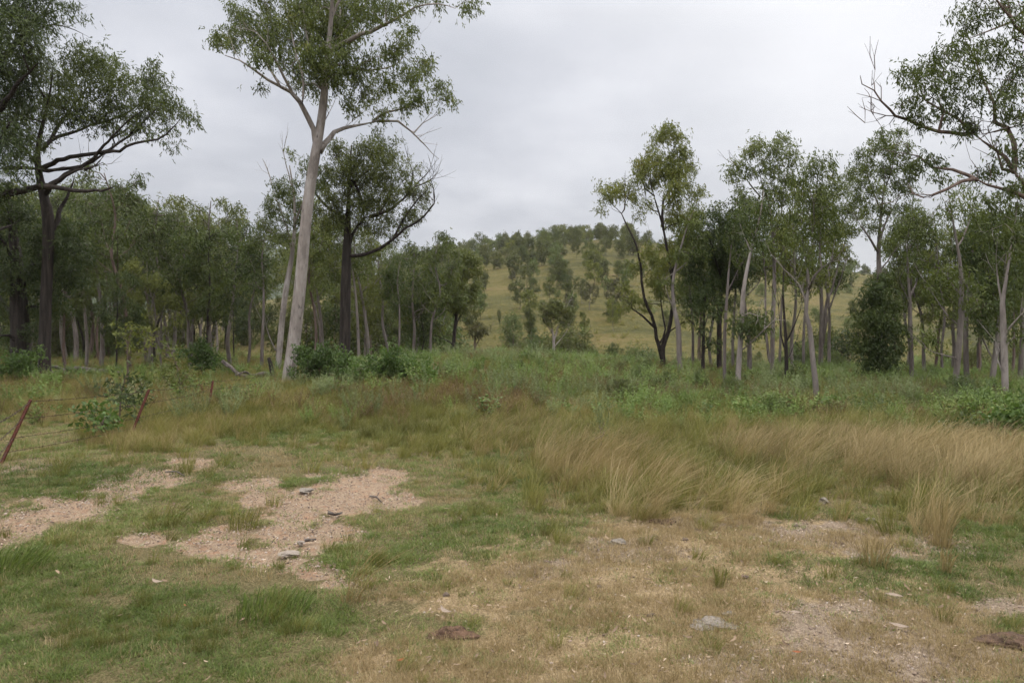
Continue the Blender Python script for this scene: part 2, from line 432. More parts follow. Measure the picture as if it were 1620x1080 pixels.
hill = b.ramp(hf, [(.36, (.026, .026, .008)), (.45, (.056, .055, .015)), (.53, (.096, .082, .024)), (.62, (.130, .096, .040))])
col = b.mix(aF, col, hill)
d = b.n('ShaderNodeBsdfPrincipled'); b.l(col, d.inputs['Base Color']); d.inputs['Roughness'].default_value = .95
d.inputs['Specular IOR Level'].default_value = .15
bp = b.n('ShaderNodeBump'); bp.inputs['Strength'].default_value = .9; bp.inputs['Distance'].default_value = .025
b.l(b.math('ADD', n2, fine), bp.inputs['Height'])
bp2 = b.n('ShaderNodeBump'); bp2.inputs['Distance'].default_value = .8; b.l(aF, bp2.inputs['Strength']); b.l(b.math('ADD', h3, h2), bp2.inputs['Height']); b.l(bp.outputs[0], bp2.inputs['Normal'])
b.l(bp2.outputs[0], d.inputs['Normal'])
o = b.n('ShaderNodeOutputMaterial'); b.l(d.outputs[0], o.inputs[0])
me = mesh_np('ground', V, [fc], [m], smooth=True)
for nm, arr in (('bare', bare), ('dry', dry * .9), ('grav', grav * .85), ('far', sst(38, 60, GY.ravel()) * (.55 + .45 * sst(-.42, -.2, GX.ravel() / np.maximum(GY.ravel(), 20))))):
    a = me.attributes.new(nm, 'FLOAT', 'POINT'); a.data.foreach_set('value', arr.astype(np.float32))
tag(mk('ground', me), kind='structure')
def hfine(x, y):
    z = hgt(x, y)
    k = 1 - sst(12, 40, y)
    return z + k * 0.035 * (fbm(x * 3.1, y * 3.1, 71, 3) - .5)
# ------------------------------------------------------------------ plant tufts (instanced ground cover)
def blade_set(n, rad, h, w, lean, rng, wind=0.0, segs=2, droop=.35, head=0.0, hv=.45):
    """tapered bent strips"""
    a = rng.uniform(0, 2 * np.pi, n); r = rad * np.sqrt(rng.uniform(0, 1, n))
    bx = np.stack([np.cos(a) * r, np.sin(a) * r, np.zeros(n) - .01], 1)
    out = np.stack([np.cos(a), np.sin(a), np.zeros(n)], 1) * (lean * rng.uniform(.2, 1.2, n))[:, None]
    out[:, :2] += rng.normal(0, lean * .35, (n, 2)); out[:, 0] += wind * rng.uniform(.5, 1.4, n)
    H = h * rng.uniform(1 - hv, 1 + hv * .5, n)
    th = rng.uniform(0, 2 * np.pi, n); side = np.stack([np.cos(th), np.sin(th), np.zeros(n)], 1)
    W_ = w * rng.uniform(.7, 1.3, n)
    rows = []
    for k in range(segs + 1):
        t = k / segs
        c = bx + out * (H * (t ** 1.7))[:, None] + np.stack([0 * H, 0 * H, H * (t - droop * t * t * np.linalg.norm(out, axis=1))], 1)
        ww = W_ * (1 - .85 * t)
        if head and k >= segs - 1: ww = W_ * head * (1 if k == segs - 1 else .4)
        rows.append((c - side * ww[:, None] / 2, c + side * ww[:, None] / 2))
    v = np.stack([p for r_ in rows for p in r_], 1)
    k = 2 * (segs + 1); base = np.arange(n)[:, None] * k
    f = np.concatenate([base + np.array([2 * s, 2 * s + 1, 2 * s + 3, 2 * s + 2]) for s in range(segs)])
    rnd = np.tile(rng.uniform(0, 1, n), segs)
    return v.reshape(-1, 3), f, rnd
def join(parts):
    V = []; Fq = []; R = []; off = 0
    for v, f, r in parts:
        V.append(v); Fq.append(f + off); R.append(r); off += len(v)
    return np.concatenate(V), np.concatenate(Fq), np.concatenate(R)
def weed_set(n_st, h, spread_, L, Wd, rng, n_leaf=14, wind=.05, tip=.5):
    a = rng.uniform(0, 2 * np.pi, n_st); 
    base = np.stack([np.cos(a), np.sin(a), 0 * a], 1) * (spread_ * .25 * rng.uniform(0, 1, n_st))[:, None]
    dirv = np.stack([np.cos(a), np.sin(a), 0 * a], 1) * (spread_ * rng.uniform(.1, 1, n_st))[:, None]
    dirv[:, 2] = h * rng.uniform(.6, 1.1, n_st); dirv[:, 0] += wind
    sv = []; st = blade_set(0, 0, 0, 0, 0, rng) if False else None
    t = np.linspace(.15, 1, n_leaf)
    pts = base[:, None] + dirv[:, None] * t[None, :, None]
    pts = pts.reshape(-1, 3)
    N = len(pts) * 2; b_ = np.repeat(pts, 2, 0) + rng.normal(0, .008, (N, 3))
    d = rng.normal(0, 1, (N, 3)); d[:, 2] = np.abs(d[:, 2]) * tip; d = norm(d)
    s = norm(np.cross(d, rng.normal(0, 1, (N, 3)) + np.array([0, 0, 2.])))
    l = (L * rng.uniform(.5, 1.3, N))[:, None]; w = (Wd * rng.uniform(.7, 1.3, N))[:, None] / 2
    v = np.stack([b_, b_ + d * l * .5 + s * w, b_ + d * l, b_ + d * l * .5 - s * w], 1).reshape(-1, 3)
    f = np.arange(N * 4).reshape(N, 4); r = rng.uniform(0, 1, N)
    # stems
    w2 = .004
    sd = norm(np.cross(dirv, np.array([0.3, 1, 0.1])))
    v2 = np.stack([base - sd * w2, base + sd * w2, base + dirv + sd * w2 * .4, base + dirv - sd * w2 * .4], 1).reshape(-1, 3)
    f2 = np.arange(n_st * 4).reshape(n_st, 4)
    return join([(v, f, r), (v2, f2, np.full(n_st, .1))])
M['g_green'] = leaf_mat('turf_blades', [(.052, .076, .017), (.110, .155, .035), (.188, .222, .062), (.41, .34, .19)], .3, .6, 'inst')
M['g_straw'] = leaf_mat('straw_blades', [(.170, .120, .055), (.300, .225, .120), (.43, .335, .205), (.54, .44, .29)], .3, .7, 'inst')
M['g_tan'] = leaf_mat('tan_seeding_grass', [(.125, .096, .038), (.24, .180, .080), (.355, .265, .135), (.47, .36, .21)], .3, .7, 'inst')
M['g_olive'] = leaf_mat('olive_rank_grass', [(0.075, 0.075, 0.018), (0.145, 0.145, 0.035), (0.237, 0.218, 0.066), (0.363, 0.286, 0.138)], .3, .6, 'inst')
M['g_weed'] = leaf_mat('weed_leaves', [(0.051, 0.088, 0.02), (0.112, 0.171, 0.039), (0.183, 0.256, 0.063), (0.293, 0.329, 0.122)], .3, .6, 'inst')
M['g_grey'] = leaf_mat('grey_weed_leaves', [(0.078, 0.099, 0.04), (0.144, 0.177, 0.073), (0.212, 0.254, 0.112), (0.295, 0.319, 0.177)], .3, .6, 'inst')
M['g_red'] = leaf_mat('rusty_undergrowth', [(0.081, 0.046, 0.021), (0.132, 0.081, 0.034), (0.184, 0.127, 0.052), (0.253, 0.184, 0.092)], .3, .6, 'inst')
M['o_green'] = leaf_mat('clump_blades', [(.052, .076, .017), (.110, .155, .035), (.188, .222, .062), (.41, .34, .19)], .3, .6, 'own')
M['o_tan'] = leaf_mat('dry_clump_blades', [(.125, .096, .038), (.24, .180, .080), (.355, .265, .135), (.47, .36, .21)], .3, .7, 'own')
M['o_olive'] = leaf_mat('olive_clump_blades', [(0.075, 0.075, 0.018), (0.145, 0.145, 0.035), (0.237, 0.218, 0.066), (0.363, 0.286, 0.138)], .3, .6, 'own')
PROTO = {}
def proto(kind, i, v, f, r, mat):
    me = mesh_np('%s_tuft' % kind, v, [f], [M[mat]], rnd=r)
    PROTO.setdefault(kind, []).append(bpy.data.objects.new('tuft_%s_%02d' % (kind, i), me))
for i in range(6):
    g = rs(100 + i)
    proto('short', i, *blade_set(34, .07, .045, .0040, 1.0, g, .05, 2, .35, 0, .7), 'g_green')
    proto('mat', i, *blade_set(46, .10, .030, .0046, 1.3, g, .0, 2), 'g_green')
    proto('dry', i, *blade_set(34, .08, .055, .0034, .55, g, .04, 1), 'g_straw')
    proto('med', i, *blade_set(60, .08, .20, .0050, .55, g, .18, 3), 'g_olive')
    proto('medstraw', i, *blade_set(50, .08, .24, .0042, .5, g, .25, 3), 'g_tan')
    proto('tan', i, *join([blade_set(70, .17, .72, .0036, .26, g, .62, 4, .24, 1.4, .75), blade_set(50, .12, .30, .006, .7, g, .2, 3)]), 'g_tan')
    proto('rank', i, *join([blade_set(58, .13, .55, .0050, .45, g, .36, 4, .25, 1.2, .6), blade_set(60, .14, .26, .007, .8, g, .1, 3)]), 'g_olive')
    proto('weed', i, *weed_set(15, .50, .30, .044, .013, g, 17), 'g_weed')
    proto('grey', i, *weed_set(14, .60, .28, .042, .010, g, 20), 'g_grey')
    proto('rusty', i, *weed_set(12, .45, .28, .035, .010, g, 14), 'g_red')
    proto('broad', i, *weed_set(10, .45, .32, .085, .040, g, 9, tip=.25), 'g_weed')
def scatter(name, kind, pts, rng, s_lo, s_hi, tint, tilt=.12, yaw=None, label=None):
    n = len(pts)
    if not n: return
    coll = bpy.data.collections.get('src_' + kind)
    if coll is None:
        coll = bpy.data.collections.new('src_' + kind)
        for ob in PROTO[kind]: coll.objects.link(ob)
    me = bpy.data.meshes.new(name); me.vertices.add(n); me.vertices.foreach_set('co', pts.astype(np.float32).ravel())
    y_ = rng.uniform(0, 6.283, n) if yaw is None else rng.normal(0, yaw, n) + (vnoise(pts[:, 0] * .9, pts[:, 1] * .9, 7) - .5) * 1.4
    rot = np.stack([rng.normal(0, tilt, n), rng.normal(0, tilt, n), y_], 1)
    a = me.attributes.new('rot', 'FLOAT_VECTOR', 'POINT'); a.data.foreach_set('vector', rot.astype(np.float32).ravel())
    sc = rng.uniform(s_lo, s_hi, n)
    for nm, arr in (('scl', sc), ('tint', np.clip(tint, 0, 1) * np.ones(n))):
        a = me.attributes.new(nm, 'FLOAT', 'POINT'); a.data.foreach_set('value', arr.astype(np.float32))
    a = me.attributes.new('idx', 'INT', 'POINT'); a.data.foreach_set('value', rng.randint(0, len(PROTO[kind]), n).astype(np.int32))
    ob = mk(name, me); tag(ob, label, 'ground cover', None, 'stuff')
    ng = bpy.data.node_groups.new('spread_' + name, 'GeometryNodeTree')
    ng.interface.new_socket('Geometry', in_out='INPUT', socket_type='NodeSocketGeometry')
    ng.interface.new_socket('Geometry', in_out='OUTPUT', socket_type='NodeSocketGeometry')
    N = ng.nodes; L = ng.links
    gin = N.new('NodeGroupInput'); gout = N.new('NodeGroupOutput')
    ci = N.new('GeometryNodeCollectionInfo'); ci.inputs['Collection'].default_value = coll
    ci.inputs['Separate Children'].default_value = True; ci.inputs['Reset Children'].default_value = True
    ip = N.new('GeometryNodeInstanceOnPoints'); ip.inputs['Pick Instance'].default_value = True
    def na(nm, t):
        q = N.new('GeometryNodeInputNamedAttribute'); q.data_type = t; q.inputs['Name'].default_value = nm; return q.outputs['Attribute']
    L.new(gin.outputs[0], ip.inputs['Points']); L.new(ci.outputs[0], ip.inputs['Instance'])
    L.new(na('idx', 'INT'), ip.inputs['Instance Index'])
    e2r = N.new('FunctionNodeEulerToRotation'); L.new(na('rot', 'FLOAT_VECTOR'), e2r.inputs[0]); L.new(e2r.outputs[0], ip.inputs['Rotation'])
    L.new(na('scl', 'FLOAT'), ip.inputs['Scale']); L.new(ip.outputs[0], gout.inputs[0])
    md = ob.modifiers.new('spread', 'NODES'); md.node_group = ng
    return ob
def candidates(rng, y0, y1, dens, margin=1.28):
    """uniform random points over the visible wedge of ground, a step wider than the frame"""
    xm = y1 * .75 * margin + 1.0
    n = int((y1 - y0) * 2 * xm * dens)
    x = rng.uniform(-xm, xm, n); y = rng.uniform(y0, y1, n)
    k = np.abs(x) < y * .75 * margin + 1.0
    return x[k], y[k]
def pick(rng, x, y, prob):
    k = rng.uniform(0, 1, len(x)) < prob
    x = x[k]; y = y[k]
    return np.stack([x, y, hfine(x, y)], 1), k
g = rs(5)
# short green turf
sets = {k: [] for k in ('short', 'mat', 'dry', 'med', 'medstraw', 'tan', 'rank', 'weed', 'grey', 'rusty', 'broad')}
def put(kind, P, tint, lo, hi): sets[kind].append((P, tint, lo, hi))
def clump_noise(x, y, s, f=1.0): return fbm(x * f, y * f, s, 3)
for (y0, y1, dens, sc) in ((2.2, 4.5, 1050, .8), (4.5, 8, 560, 1.0), (8, 15, 260, 1.35)):
    x, y = candidates(g, y0, y1, dens)
    ba, dr, gr, lu, ta, tl, px, py = masks(x, y)
    n1 = clump_noise(x, y, 81, 2.2); n2 = clump_noise(x, y, 83, .5)
    cover = np.clip(.85 - ba * 1.05 - dr * .52 - gr * .55 + lu * .5, 0, 1) * np.clip((n1 - .30) * 5 + lu, 0.05, 1)
    cover = np.maximum(cover, .10 * (n1 > .5)*(1-ba*.6)) + .014
    cover = cover * np.clip((fbm(x * 5.5, y * 5.5, 85, 2) - .36 + .14 * lu) * 5, .12, 1)
    P, k = pick(g, x, y, cover * .62)
    put('short', P, (.52 + .8 * (n2 - .5) - .14 * lu + .30 * dr + .30 * (n1 - .5))[k] + g.normal(0, .18, len(P)), .6 * sc, 1.25 * sc)
    P, k = pick(g, x, y, cover * .56)
    put('mat', P, (.52 + .8 * (n2 - .5) - .14 * lu + .35 * dr)[k] + g.normal(0, .20, len(P)), .7 * sc, 1.3 * sc)
    n3 = clump_noise(x, y, 91, 3.0)
    P, k = pick(g, x, y, np.clip(dr * .9 + .22 + .1 * gr - ba * .5, 0, 1) * np.clip((n3 - .30) * 4, .06, 1) * (1 - .6 * lu))
    put('dry', P, .5 + g.normal(0, .22, len(P)), .55 * sc, 1.15 * sc)
    P, k = pick(g, x, y, (np.clip((n1 - .52) * 5, 0, 1) * (1 - ba) * (.04 + .05 * lu) * np.clip(y / 6, .3, 1)) * (1 - .6 * dr) + .0015)
    put('med', P, (.45 - .2 * lu)[k] + g.normal(0, .14, len(P)), .35 * sc, .85 * sc)
# taller band by the edge of the clearing and up the mound
for (y0, y1, dens, sc) in ((5.5, 10, 46, .9), (10, 18, 30, 1.0), (18, 34, 20, 1.1), (34, 60, 5, 1.4)):
    x, y = candidates(g, y0, y1, dens, 1.2)
    ba, dr, gr, lu, ta, tl, px, py = masks(x, y)
    if y0 >= 18: ta = ta * .15
    n1 = clump_noise(x, y, 181, 1.1); n2 = clump_noise(x, y, 183, .35); n3 = clump_noise(x, y, 187, .22); n4 = clump_noise(x, y, 189, .5)
    near_t = np.maximum(tl, ta)
    right = sst(.0, .3, x / y)
    P, k = pick(g, x, y, ta * 1.0 * np.clip((clump_noise(x, y, 187, .6) - .385) * 9, .03, 1) + .012 * tl)
    sct = .95 if y0 < 9 else .78
    put('tan', P, (.50 + 1.1 * (n4 - .5))[k] + g.normal(0, .18, len(P)), .20 * sct, .70 * sct)
    left = (px < 480) & (y > 8.5)
    leftf = left.astype(float)
    P, k = pick(g, x, y, tl * (.26 + .45 * leftf) * np.clip((n2 - .36) * 5, .1, 1) * (1 - ba))
    put('medstraw', P, (.60 + .9 * (n4 - .5))[k] + g.normal(0, .18, len(P)), .55 * sc, 1.35 * sc)
    P, k = pick(g, x, y, (tl * .40 + .35 * sst(14, 18, y)) * (1 - .45 * ta) * (1 - .6 * leftf) * np.clip((n1 - .30) * 5, .1, 1))
    put('rank', P, (.56 + 1.1 * (n2 - .5))[k] + g.normal(0, .18, len(P)), .30 * sc, .72 * sc)
    P, k = pick(g, x, y, np.clip(tl, 0, 1) * .75 * (1 - .35 * ta) + .03 * (n1 > .55))
    put('med', P, (.48 + .9 * (n2 - .5))[k] + g.normal(0, .18, len(P)), .7 * sc, 1.5 * sc)
    mound = sst(11.0, 16, y) * (1 - .75 * leftf)
    P, k = pick(g, x, y, mound * .20 * np.clip((n3 - .36) * 6, .08, 1))
    put('weed', P, (.60 + 1.0 * (n4 - .5))[k] + g.normal(0, .2, len(P)), (.15 + .9 * clump_noise(P[:, 0], P[:, 1], 193, .8)) * sc, (.3 + 1.6 * clump_noise(P[:, 0], P[:, 1], 193, .8)) * sc)
    P, k = pick(g, x, y, mound * .13 * np.clip((.60 - n3) * 6, .05, 1) * np.clip((n1 - .3) * 4, .1, 1))
    put('grey', P, (.60 + .9 * (n2 - .5))[k] + g.normal(0, .2, len(P)), (.15 + .9 * clump_noise(P[:, 0], P[:, 1], 197, .8)) * sc, (.3 + 1.6 * clump_noise(P[:, 0], P[:, 1], 197, .8)) * sc)
    P, k = pick(g, x, y, mound * .34 * np.clip((n4 - .50) * 8, 0, 1))
    put('rusty', P, .5 + g.normal(0, .2, len(P)), .6 * sc, 1.1 * sc)
    P, k = pick(g, x, y, mound * .10 * np.clip((n2 - .5) * 8, 0, 1))
    put('broad', P, .45 + g.normal(0, .2, len(P)), .6 * sc, 1.1 * sc)
# forest floor and valley
x, y = candidates(g, 50, 130, .35, 1.0)
n1 = clump_noise(x, y, 201, .08)
P, k = pick(g, x, y, np.clip((n1 - .42) * 5, .05, 1) * .25 * (1 - sst(60, 125, y))); put('weed', P, .45 + g.normal(0, .15, len(P)), 1.6, 3.0)
P, k = pick(g, x, y, .45 * (1 - sst(70, 125, y))); put('rank', P, .62 + g.normal(0, .12, len(P)), 1.0, 2.0)
NAMES = {'short': ('short_grass', 'short green turf blades over the clearing'), 'mat': ('creeping_grass', 'low creeping turf between the bare soil patches'),
         'dry': ('dry_stubble_grass', 'pale dry stubble on the worn ground'), 'med': ('tufted_grass', 'knee-low olive tufts along the clearing edge'),
         'medstraw': ('paddock_grass', 'straw coloured grass in the fenced paddock'), 'tan': ('tan_seeding_grass', 'tall tan seeding grass bent by the wind'),
         'rank': ('rank_grass', 'tall olive grass over the mound'), 'weed': ('green_weeds_undergrowth', 'leafy green weeds over the mound'),
         'grey': ('grey_weeds_undergrowth', 'grey green weeds over the mound'), 'rusty': ('rusty_undergrowth', 'rust brown weeds over the mound'),
         'broad': ('broad_leaf_undergrowth', 'broad leaved weeds over the mound')}
for kind, L_ in sets.items():
    P = np.concatenate([a[0] for a in L_]); t = np.concatenate([a[1] * np.ones(len(a[0])) for a in L_])
    lo = np.concatenate([a[2] * np.ones(len(a[0])) for a in L_]); hi = np.concatenate([a[3] * np.ones(len(a[0])) for a in L_])
    print('scatter', kind, len(P))
    wind_aligned = kind in ('tan', 'rank', 'med', 'medstraw')
    nm, lb = NAMES[kind]
    scatter(nm, kind, P, g, lo, hi, t, .10, .5 if wind_aligned else None, lb)
# PB, fallen leaves
import bmesh
def rock_mesh(seed, flat=.6, mat='pebble', sub=2, rough=.25):
    bm = bmesh.new(); bmesh.ops.create_icosphere(bm, subdivisions=sub, radius=1.0)
    g_ = rs(seed); k = g_.uniform(.7, 1.25, 3); ph = g_.uniform(0, 6, 3)
    for v in bm.verts:
        c = v.co; d = 1 + rough * (math.sin(c.x * 3.1 + ph[0]) * math.cos(c.y * 2.7 + ph[1]) + .6 * math.sin(c.z * 5 + c.x * 4 + ph[2])) + g_.uniform(-rough, rough) * .25
        v.co = Vector((c.x * k[0] * d, c.y * k[1] * d, c.z * flat * k[2] * d))
    me = bpy.data.meshes.new('stone'); bm.to_mesh(me); bm.free(); me.materials.append(M[mat]); return me
M['pebble'] = simple_mat('pebbles', (.10, .075, .060), (.26, .19, .145), 30, inst=True, c2=(.38, .33, .29))
M['litter'] = simple_mat('fallen_leaf', (.085, .055, .036), (.26, .185, .125), 30, inst=True, c2=(.52, .42, .33))
for i in range(6):
    PROTO.setdefault('pebble', []).append(bpy.data.objects.new('tuft_pebble_%02d' % i, rock_mesh(300 + i, .55, 'pebble', 1)))
    g_ = rs(330 + i); n = 7; t = np.linspace(0, 1, n); w = .13 * np.sin(np.pi * np.clip(t, .03, .97)) ** .8
    cv = g_.uniform(-.35, .35); zc = g_.uniform(.05, .25)
    cx_ = t - .5; cy_ = cv * (t - .5) ** 2 * 2; cz = zc * (t - .5) ** 2 * 2 + .03
    v = np.stack([np.stack([cx_, cy_ - w, cz + .03], 1), np.stack([cx_, cy_, cz], 1), np.stack([cx_, cy_ + w, cz + .04], 1)], 1).reshape(-1, 3)
    f = np.concatenate([np.array([[k * 3, k * 3 + 1, k * 3 + 4, k * 3 + 3], [k * 3 + 1, k * 3 + 2, k * 3 + 5, k * 3 + 4]]) for k in range(n - 1)])
    PROTO.setdefault('litter', []).append(bpy.data.objects.new('tuft_litter_%02d' % i, mesh_np('gum_leaf', v, [f], [M['litter']])))
    v2, f2, r2 = blade_set(1, 0, 1, .022, .05, g_, 0, 5); v2 = v2[:, [2, 1, 0]]; v2[:, 2] = np.abs(v2[:, 2]) * .3 + .02
x, y = candidates(g, 2.2, 13, 900)
ba, dr, gr, lu, ta, tl, px, py = masks(x, y)
P, k = pick(g, x, y, np.clip(ba * .75 + gr * .55 + dr * .10, 0, 1) * np.clip(6 / y, .25, 1) * .8)
scatter('gravel', 'pebble', P + np.array([0, 0, .001]), g, .003, .012, g.uniform(0, 1, len(P)) ** 1.3, .3, None, 'loose gravel and chips on the bare soil')
x, y = candidates(g, 2.2, 13, 26)
ba, dr, gr, lu, ta, tl, px, py = masks(x, y)
P, k = pick(g, x, y, np.clip(.30 + ba * .5 + gr * 1.0 + dr * .4 - .12 * lu, 0, 1))
P[:, 2] += .012 + .02 * (1 - np.clip(ba + gr, 0, 1))[k]
scatter('fallen_leaf_litter', 'litter', P, g, .022, .062, g.uniform(0, .55, len(P)) ** 1.2, .25, None, 'curled fallen gum leaves on the ground')

x, y = candidates(g, 2.2, 11, 420)
ba, dr, gr, lu, ta, tl, px, py = masks(x, y)
P, k = pick(g, x, y, np.clip(.06 + ba * .5 + gr * .9 + dr * .55 - .05 * lu, 0, 1) * np.clip(6 / y, .3, 1))
P[:, 2] += .006 + .01 * g.uniform(0, 1, len(P))
scatter('bark_chips', 'litter', P, g, .010, .034, g.uniform(0, .95, len(P)) ** 1.3, .35, None, 'small bark chips and dead blades on the worn ground')
# ------------------------------------------------------------------ trees set out one by one
def traced(name, label, D, trunk, limbs, clumps, seed, bark='bark_grey', leaf='leaf_gum', group=None, depth=.6, cs=1.12,
           n_leaf=46, L=.13, Wd=.036, spread=.13, cat='tree', rmin=.0, dz=None, twigs=3, lk=1.0, **kw):
    """trunk: [(px,py,r_px)], limbs: [(r0_px, [(px,py)...], depth drift m)], clumps: [(px,py,r_px)]"""
    g_ = rs(seed); k = D / F
    x0 = (trunk[0][0] - CX) * k; base = np.array([x0, D, H1(x0, D)])
    tr = [(base - np.array([0, 0, .25]), max(trunk[0][2] * k * 1.42, rmin))]
    dy = 0.0
    drift = g_.uniform(-.02, .05)
    for q, (px, py, r) in enumerate(trunk[1:]):
        dy = drift * (trunk[0][1] - py) * k
        w = W(px, py, D + dy); tr.append((w, max(r * k, .006)))
    if tr[1][0][2] < base[2] + .15: tr.pop(1)
    tr.insert(1, (tr[0][0] * .8 + tr[1][0] * .2, tr[1][1] * 1.05))
    ntr = len(tr); tr = [(q_, r_ * (1 - .45 * max(0, (i_ / (ntr - 1) - .45) / .55))) for i_, (q_, r_) in enumerate(tr)]
    LB = [tr]
    for r0, pts, dr in limbs:
        n = len(pts); a = []
        # start at the depth of the nearest wood already built
        w0 = W(pts[0][0], pts[0][1], D)
        allp = np.array([p for l in LB for p, _ in l]); j = np.argmin(np.hypot(allp[:, 0] - w0[0], allp[:, 2] - w0[2])); y0 = allp[j][1]
        for q, (px, py) in enumerate(pts):
            t = q / max(n - 1, 1)
            a.append((W(px, py, y0 + dr * t), max(r0 * lk * k * (1 - .86 * t), .005)))
        LB.append(a)
    for li in range(1, len(LB)):
        for j_ in range(twigs):
            t_ = g_.uniform(.35, 1.0); lb_ = LB[li]; kk = t_ * (len(lb_) - 1); i0 = min(int(kk), len(lb_) - 2)
            p0 = lb_[i0][0] * (1 - (kk - i0)) + lb_[i0 + 1][0] * (kk - i0); tg = norm(lb_[i0 + 1][0] - lb_[i0][0])
            d_ = norm(tg * .9 + g_.normal(0, .55, 3) + np.array([0, 0, .45])); ln = g_.uniform(.4, 1.1) * D / 25
            c1_ = p0 + d_ * ln * .5 + g_.normal(0, .05, 3); c2_ = p0 + d_ * ln + np.array([0, 0, .12 * ln]) + g_.normal(0, .07, 3)
            LB.append([(p0, .012), (c1_, .009), (c2_, .004)])
            d2 = norm(d_ + g_.normal(0, .5, 3)); LB.append([(c1_, .007), (c1_ + d2 * ln * .45, .003)])
    if clumps:
        xs = np.array([c[0] for c in clumps]); wdt = max((xs.max() - xs.min()) * k * .5, .6); cxm = (xs.max() + xs.min()) / 2
        CL = []
        for (px, py, r) in clumps:
            rel = abs(px - cxm) * k / wdt
            dd = g_.uniform(-1, 1) * math.sqrt(max(0.08, 1 - .8 * rel * rel)) * wdt * depth
            CL.append((W(px, py, D + dd), max(r * k * cs, .12)))
    else: CL = []
    ztop = min([c[0][2] - c[1] for c in CL], default=0)
    az = kw.pop('attach_z', None)
    if az is None: az = base[2] + .32 * (tr[-1][0][2] - base[2])
    else: az = EYE - (az - CY) * k
    tm, cm = tree_meshes(LB, CL, seed, base, bark, leaf, n_leaf, L, Wd, spread, attach_z=az, **kw)
    return add_tree(name, label, cat, base, tm, cm, group)
G1 = 'gum trees at the left edge of the clearing'; G2 = 'slender gums on the right side'
# the tall pale gum
traced('tall_gum_tree', 'tall pale gum with smooth white trunk leaning right, by the end of the wire fence', 22,
  [(455, 608, 11.2), (458, 590, 10.6), (465, 540, 10), (475, 450, 9.3), (482, 370, 8.7), (490, 300, 8.3), (498, 250, 8.3), (506, 205, 7.6), (512, 160, 7.5), (516, 110, 6), (521, 60, 5), (526, 0, 4.5), (530, -80, 3.6), (536, -180, 2)],
  [(4.6, [(497, 222), (490, 185), (475, 162), (462, 146), (445, 137), (425, 128), (400, 110), (380, 97), (355, 88)], -1.6),
   (2.6, [(463, 148), (450, 122), (436, 95), (422, 70), (405, 50), (385, 35)], -1.4), (2.2, [(443, 137), (425, 105), (400, 75), (375, 55)], .8),
   (2.2, [(478, 165), (480, 130), (470, 90), (458, 40), (445, -20)], .8),
   (5.2, [(508, 240), (520, 220), (545, 203), (575, 197), (596, 192)], 1.2), (2.6, [(596, 192), (630, 193), (650, 208), (672, 230), (694, 252)], .5),
   (2.6, [(590, 193), (612, 178), (640, 172), (670, 165), (705, 156)], 1.4), (1.6, [(655, 210), (668, 195), (678, 190)], .2),
   (4.0, [(519, 85), (558, 60), (585, 52), (605, 42), (622, 34), (640, 24), (655, 12), (690, 6), (720, 14)], -1.5), (2.2, [(612, 40), (610, 20), (606, -10)], -.3),
   (3.0, [(518, 130), (545, 112), (580, 112), (620, 105), (645, 85)], 1.8), (2.6, [(514, 150), (495, 110), (485, 60), (478, 0), (470, -60)], -1.2),
   (2.6, [(524, 30), (545, -20), (570, -80), (575, -130)], 1.2), (1.5, [(505, 200), (520, 180), (526, 168)], .3)],
  [(360, 55, 22), (385, 30, 25), (350, 60, 16), (375, 15, 20), (400, 45, 26), (420, 65, 24), (440, 45, 26), (430, 20, 25), (450, 90, 22), (465, 112, 20), (412, 88, 20), (482, 130, 16),
   (500, 40, 36), (530, 30, 38), (510, 85, 32), (540, 78, 28), (522, 110, 24), (555, 40, 30), (575, 15, 25), (505, 148, 12), (470, 15, 30), (495, 5, 35), (545, 0, 35),
   (560, 110, 22), (590, 90, 24), (618, 80, 20), (640, 60, 18), (652, 45, 11), (585, 138, 20), (612, 128, 22), (642, 118, 22), (665, 108, 20), (690, 130, 16), (702, 150, 14), (716, 156, 8), (662, 150, 20), (632, 160, 18), (600, 172, 14), (560, 172, 14), (545, 148, 16), (575, 160, 12), (680, 95, 8), (412, 133, 6), (595, 205, 5), (345, 66, 10), (498, 112, 20), (515, 60, 30), (488, 78, 22), (530, 125, 16), (470, 60, 20), (548, 105, 18),
   (640, 8, 18), (600, 5, 24), (690, 0, 13), (735, 5, 15), (755, 3, 7), (620, 20, 14), (660, -5, 18), (480, -40, 50), (540, -60, 60), (600, -50, 40), (420, -30, 40), (500, -130, 60), (560, -140, 50), (520, -210, 50)],
  11, 'bark_pale', 'leaf_gum', G1, n_leaf=42, attach_z=205, nmax=1500, tdens=32, cs=1.10, spread=.11)
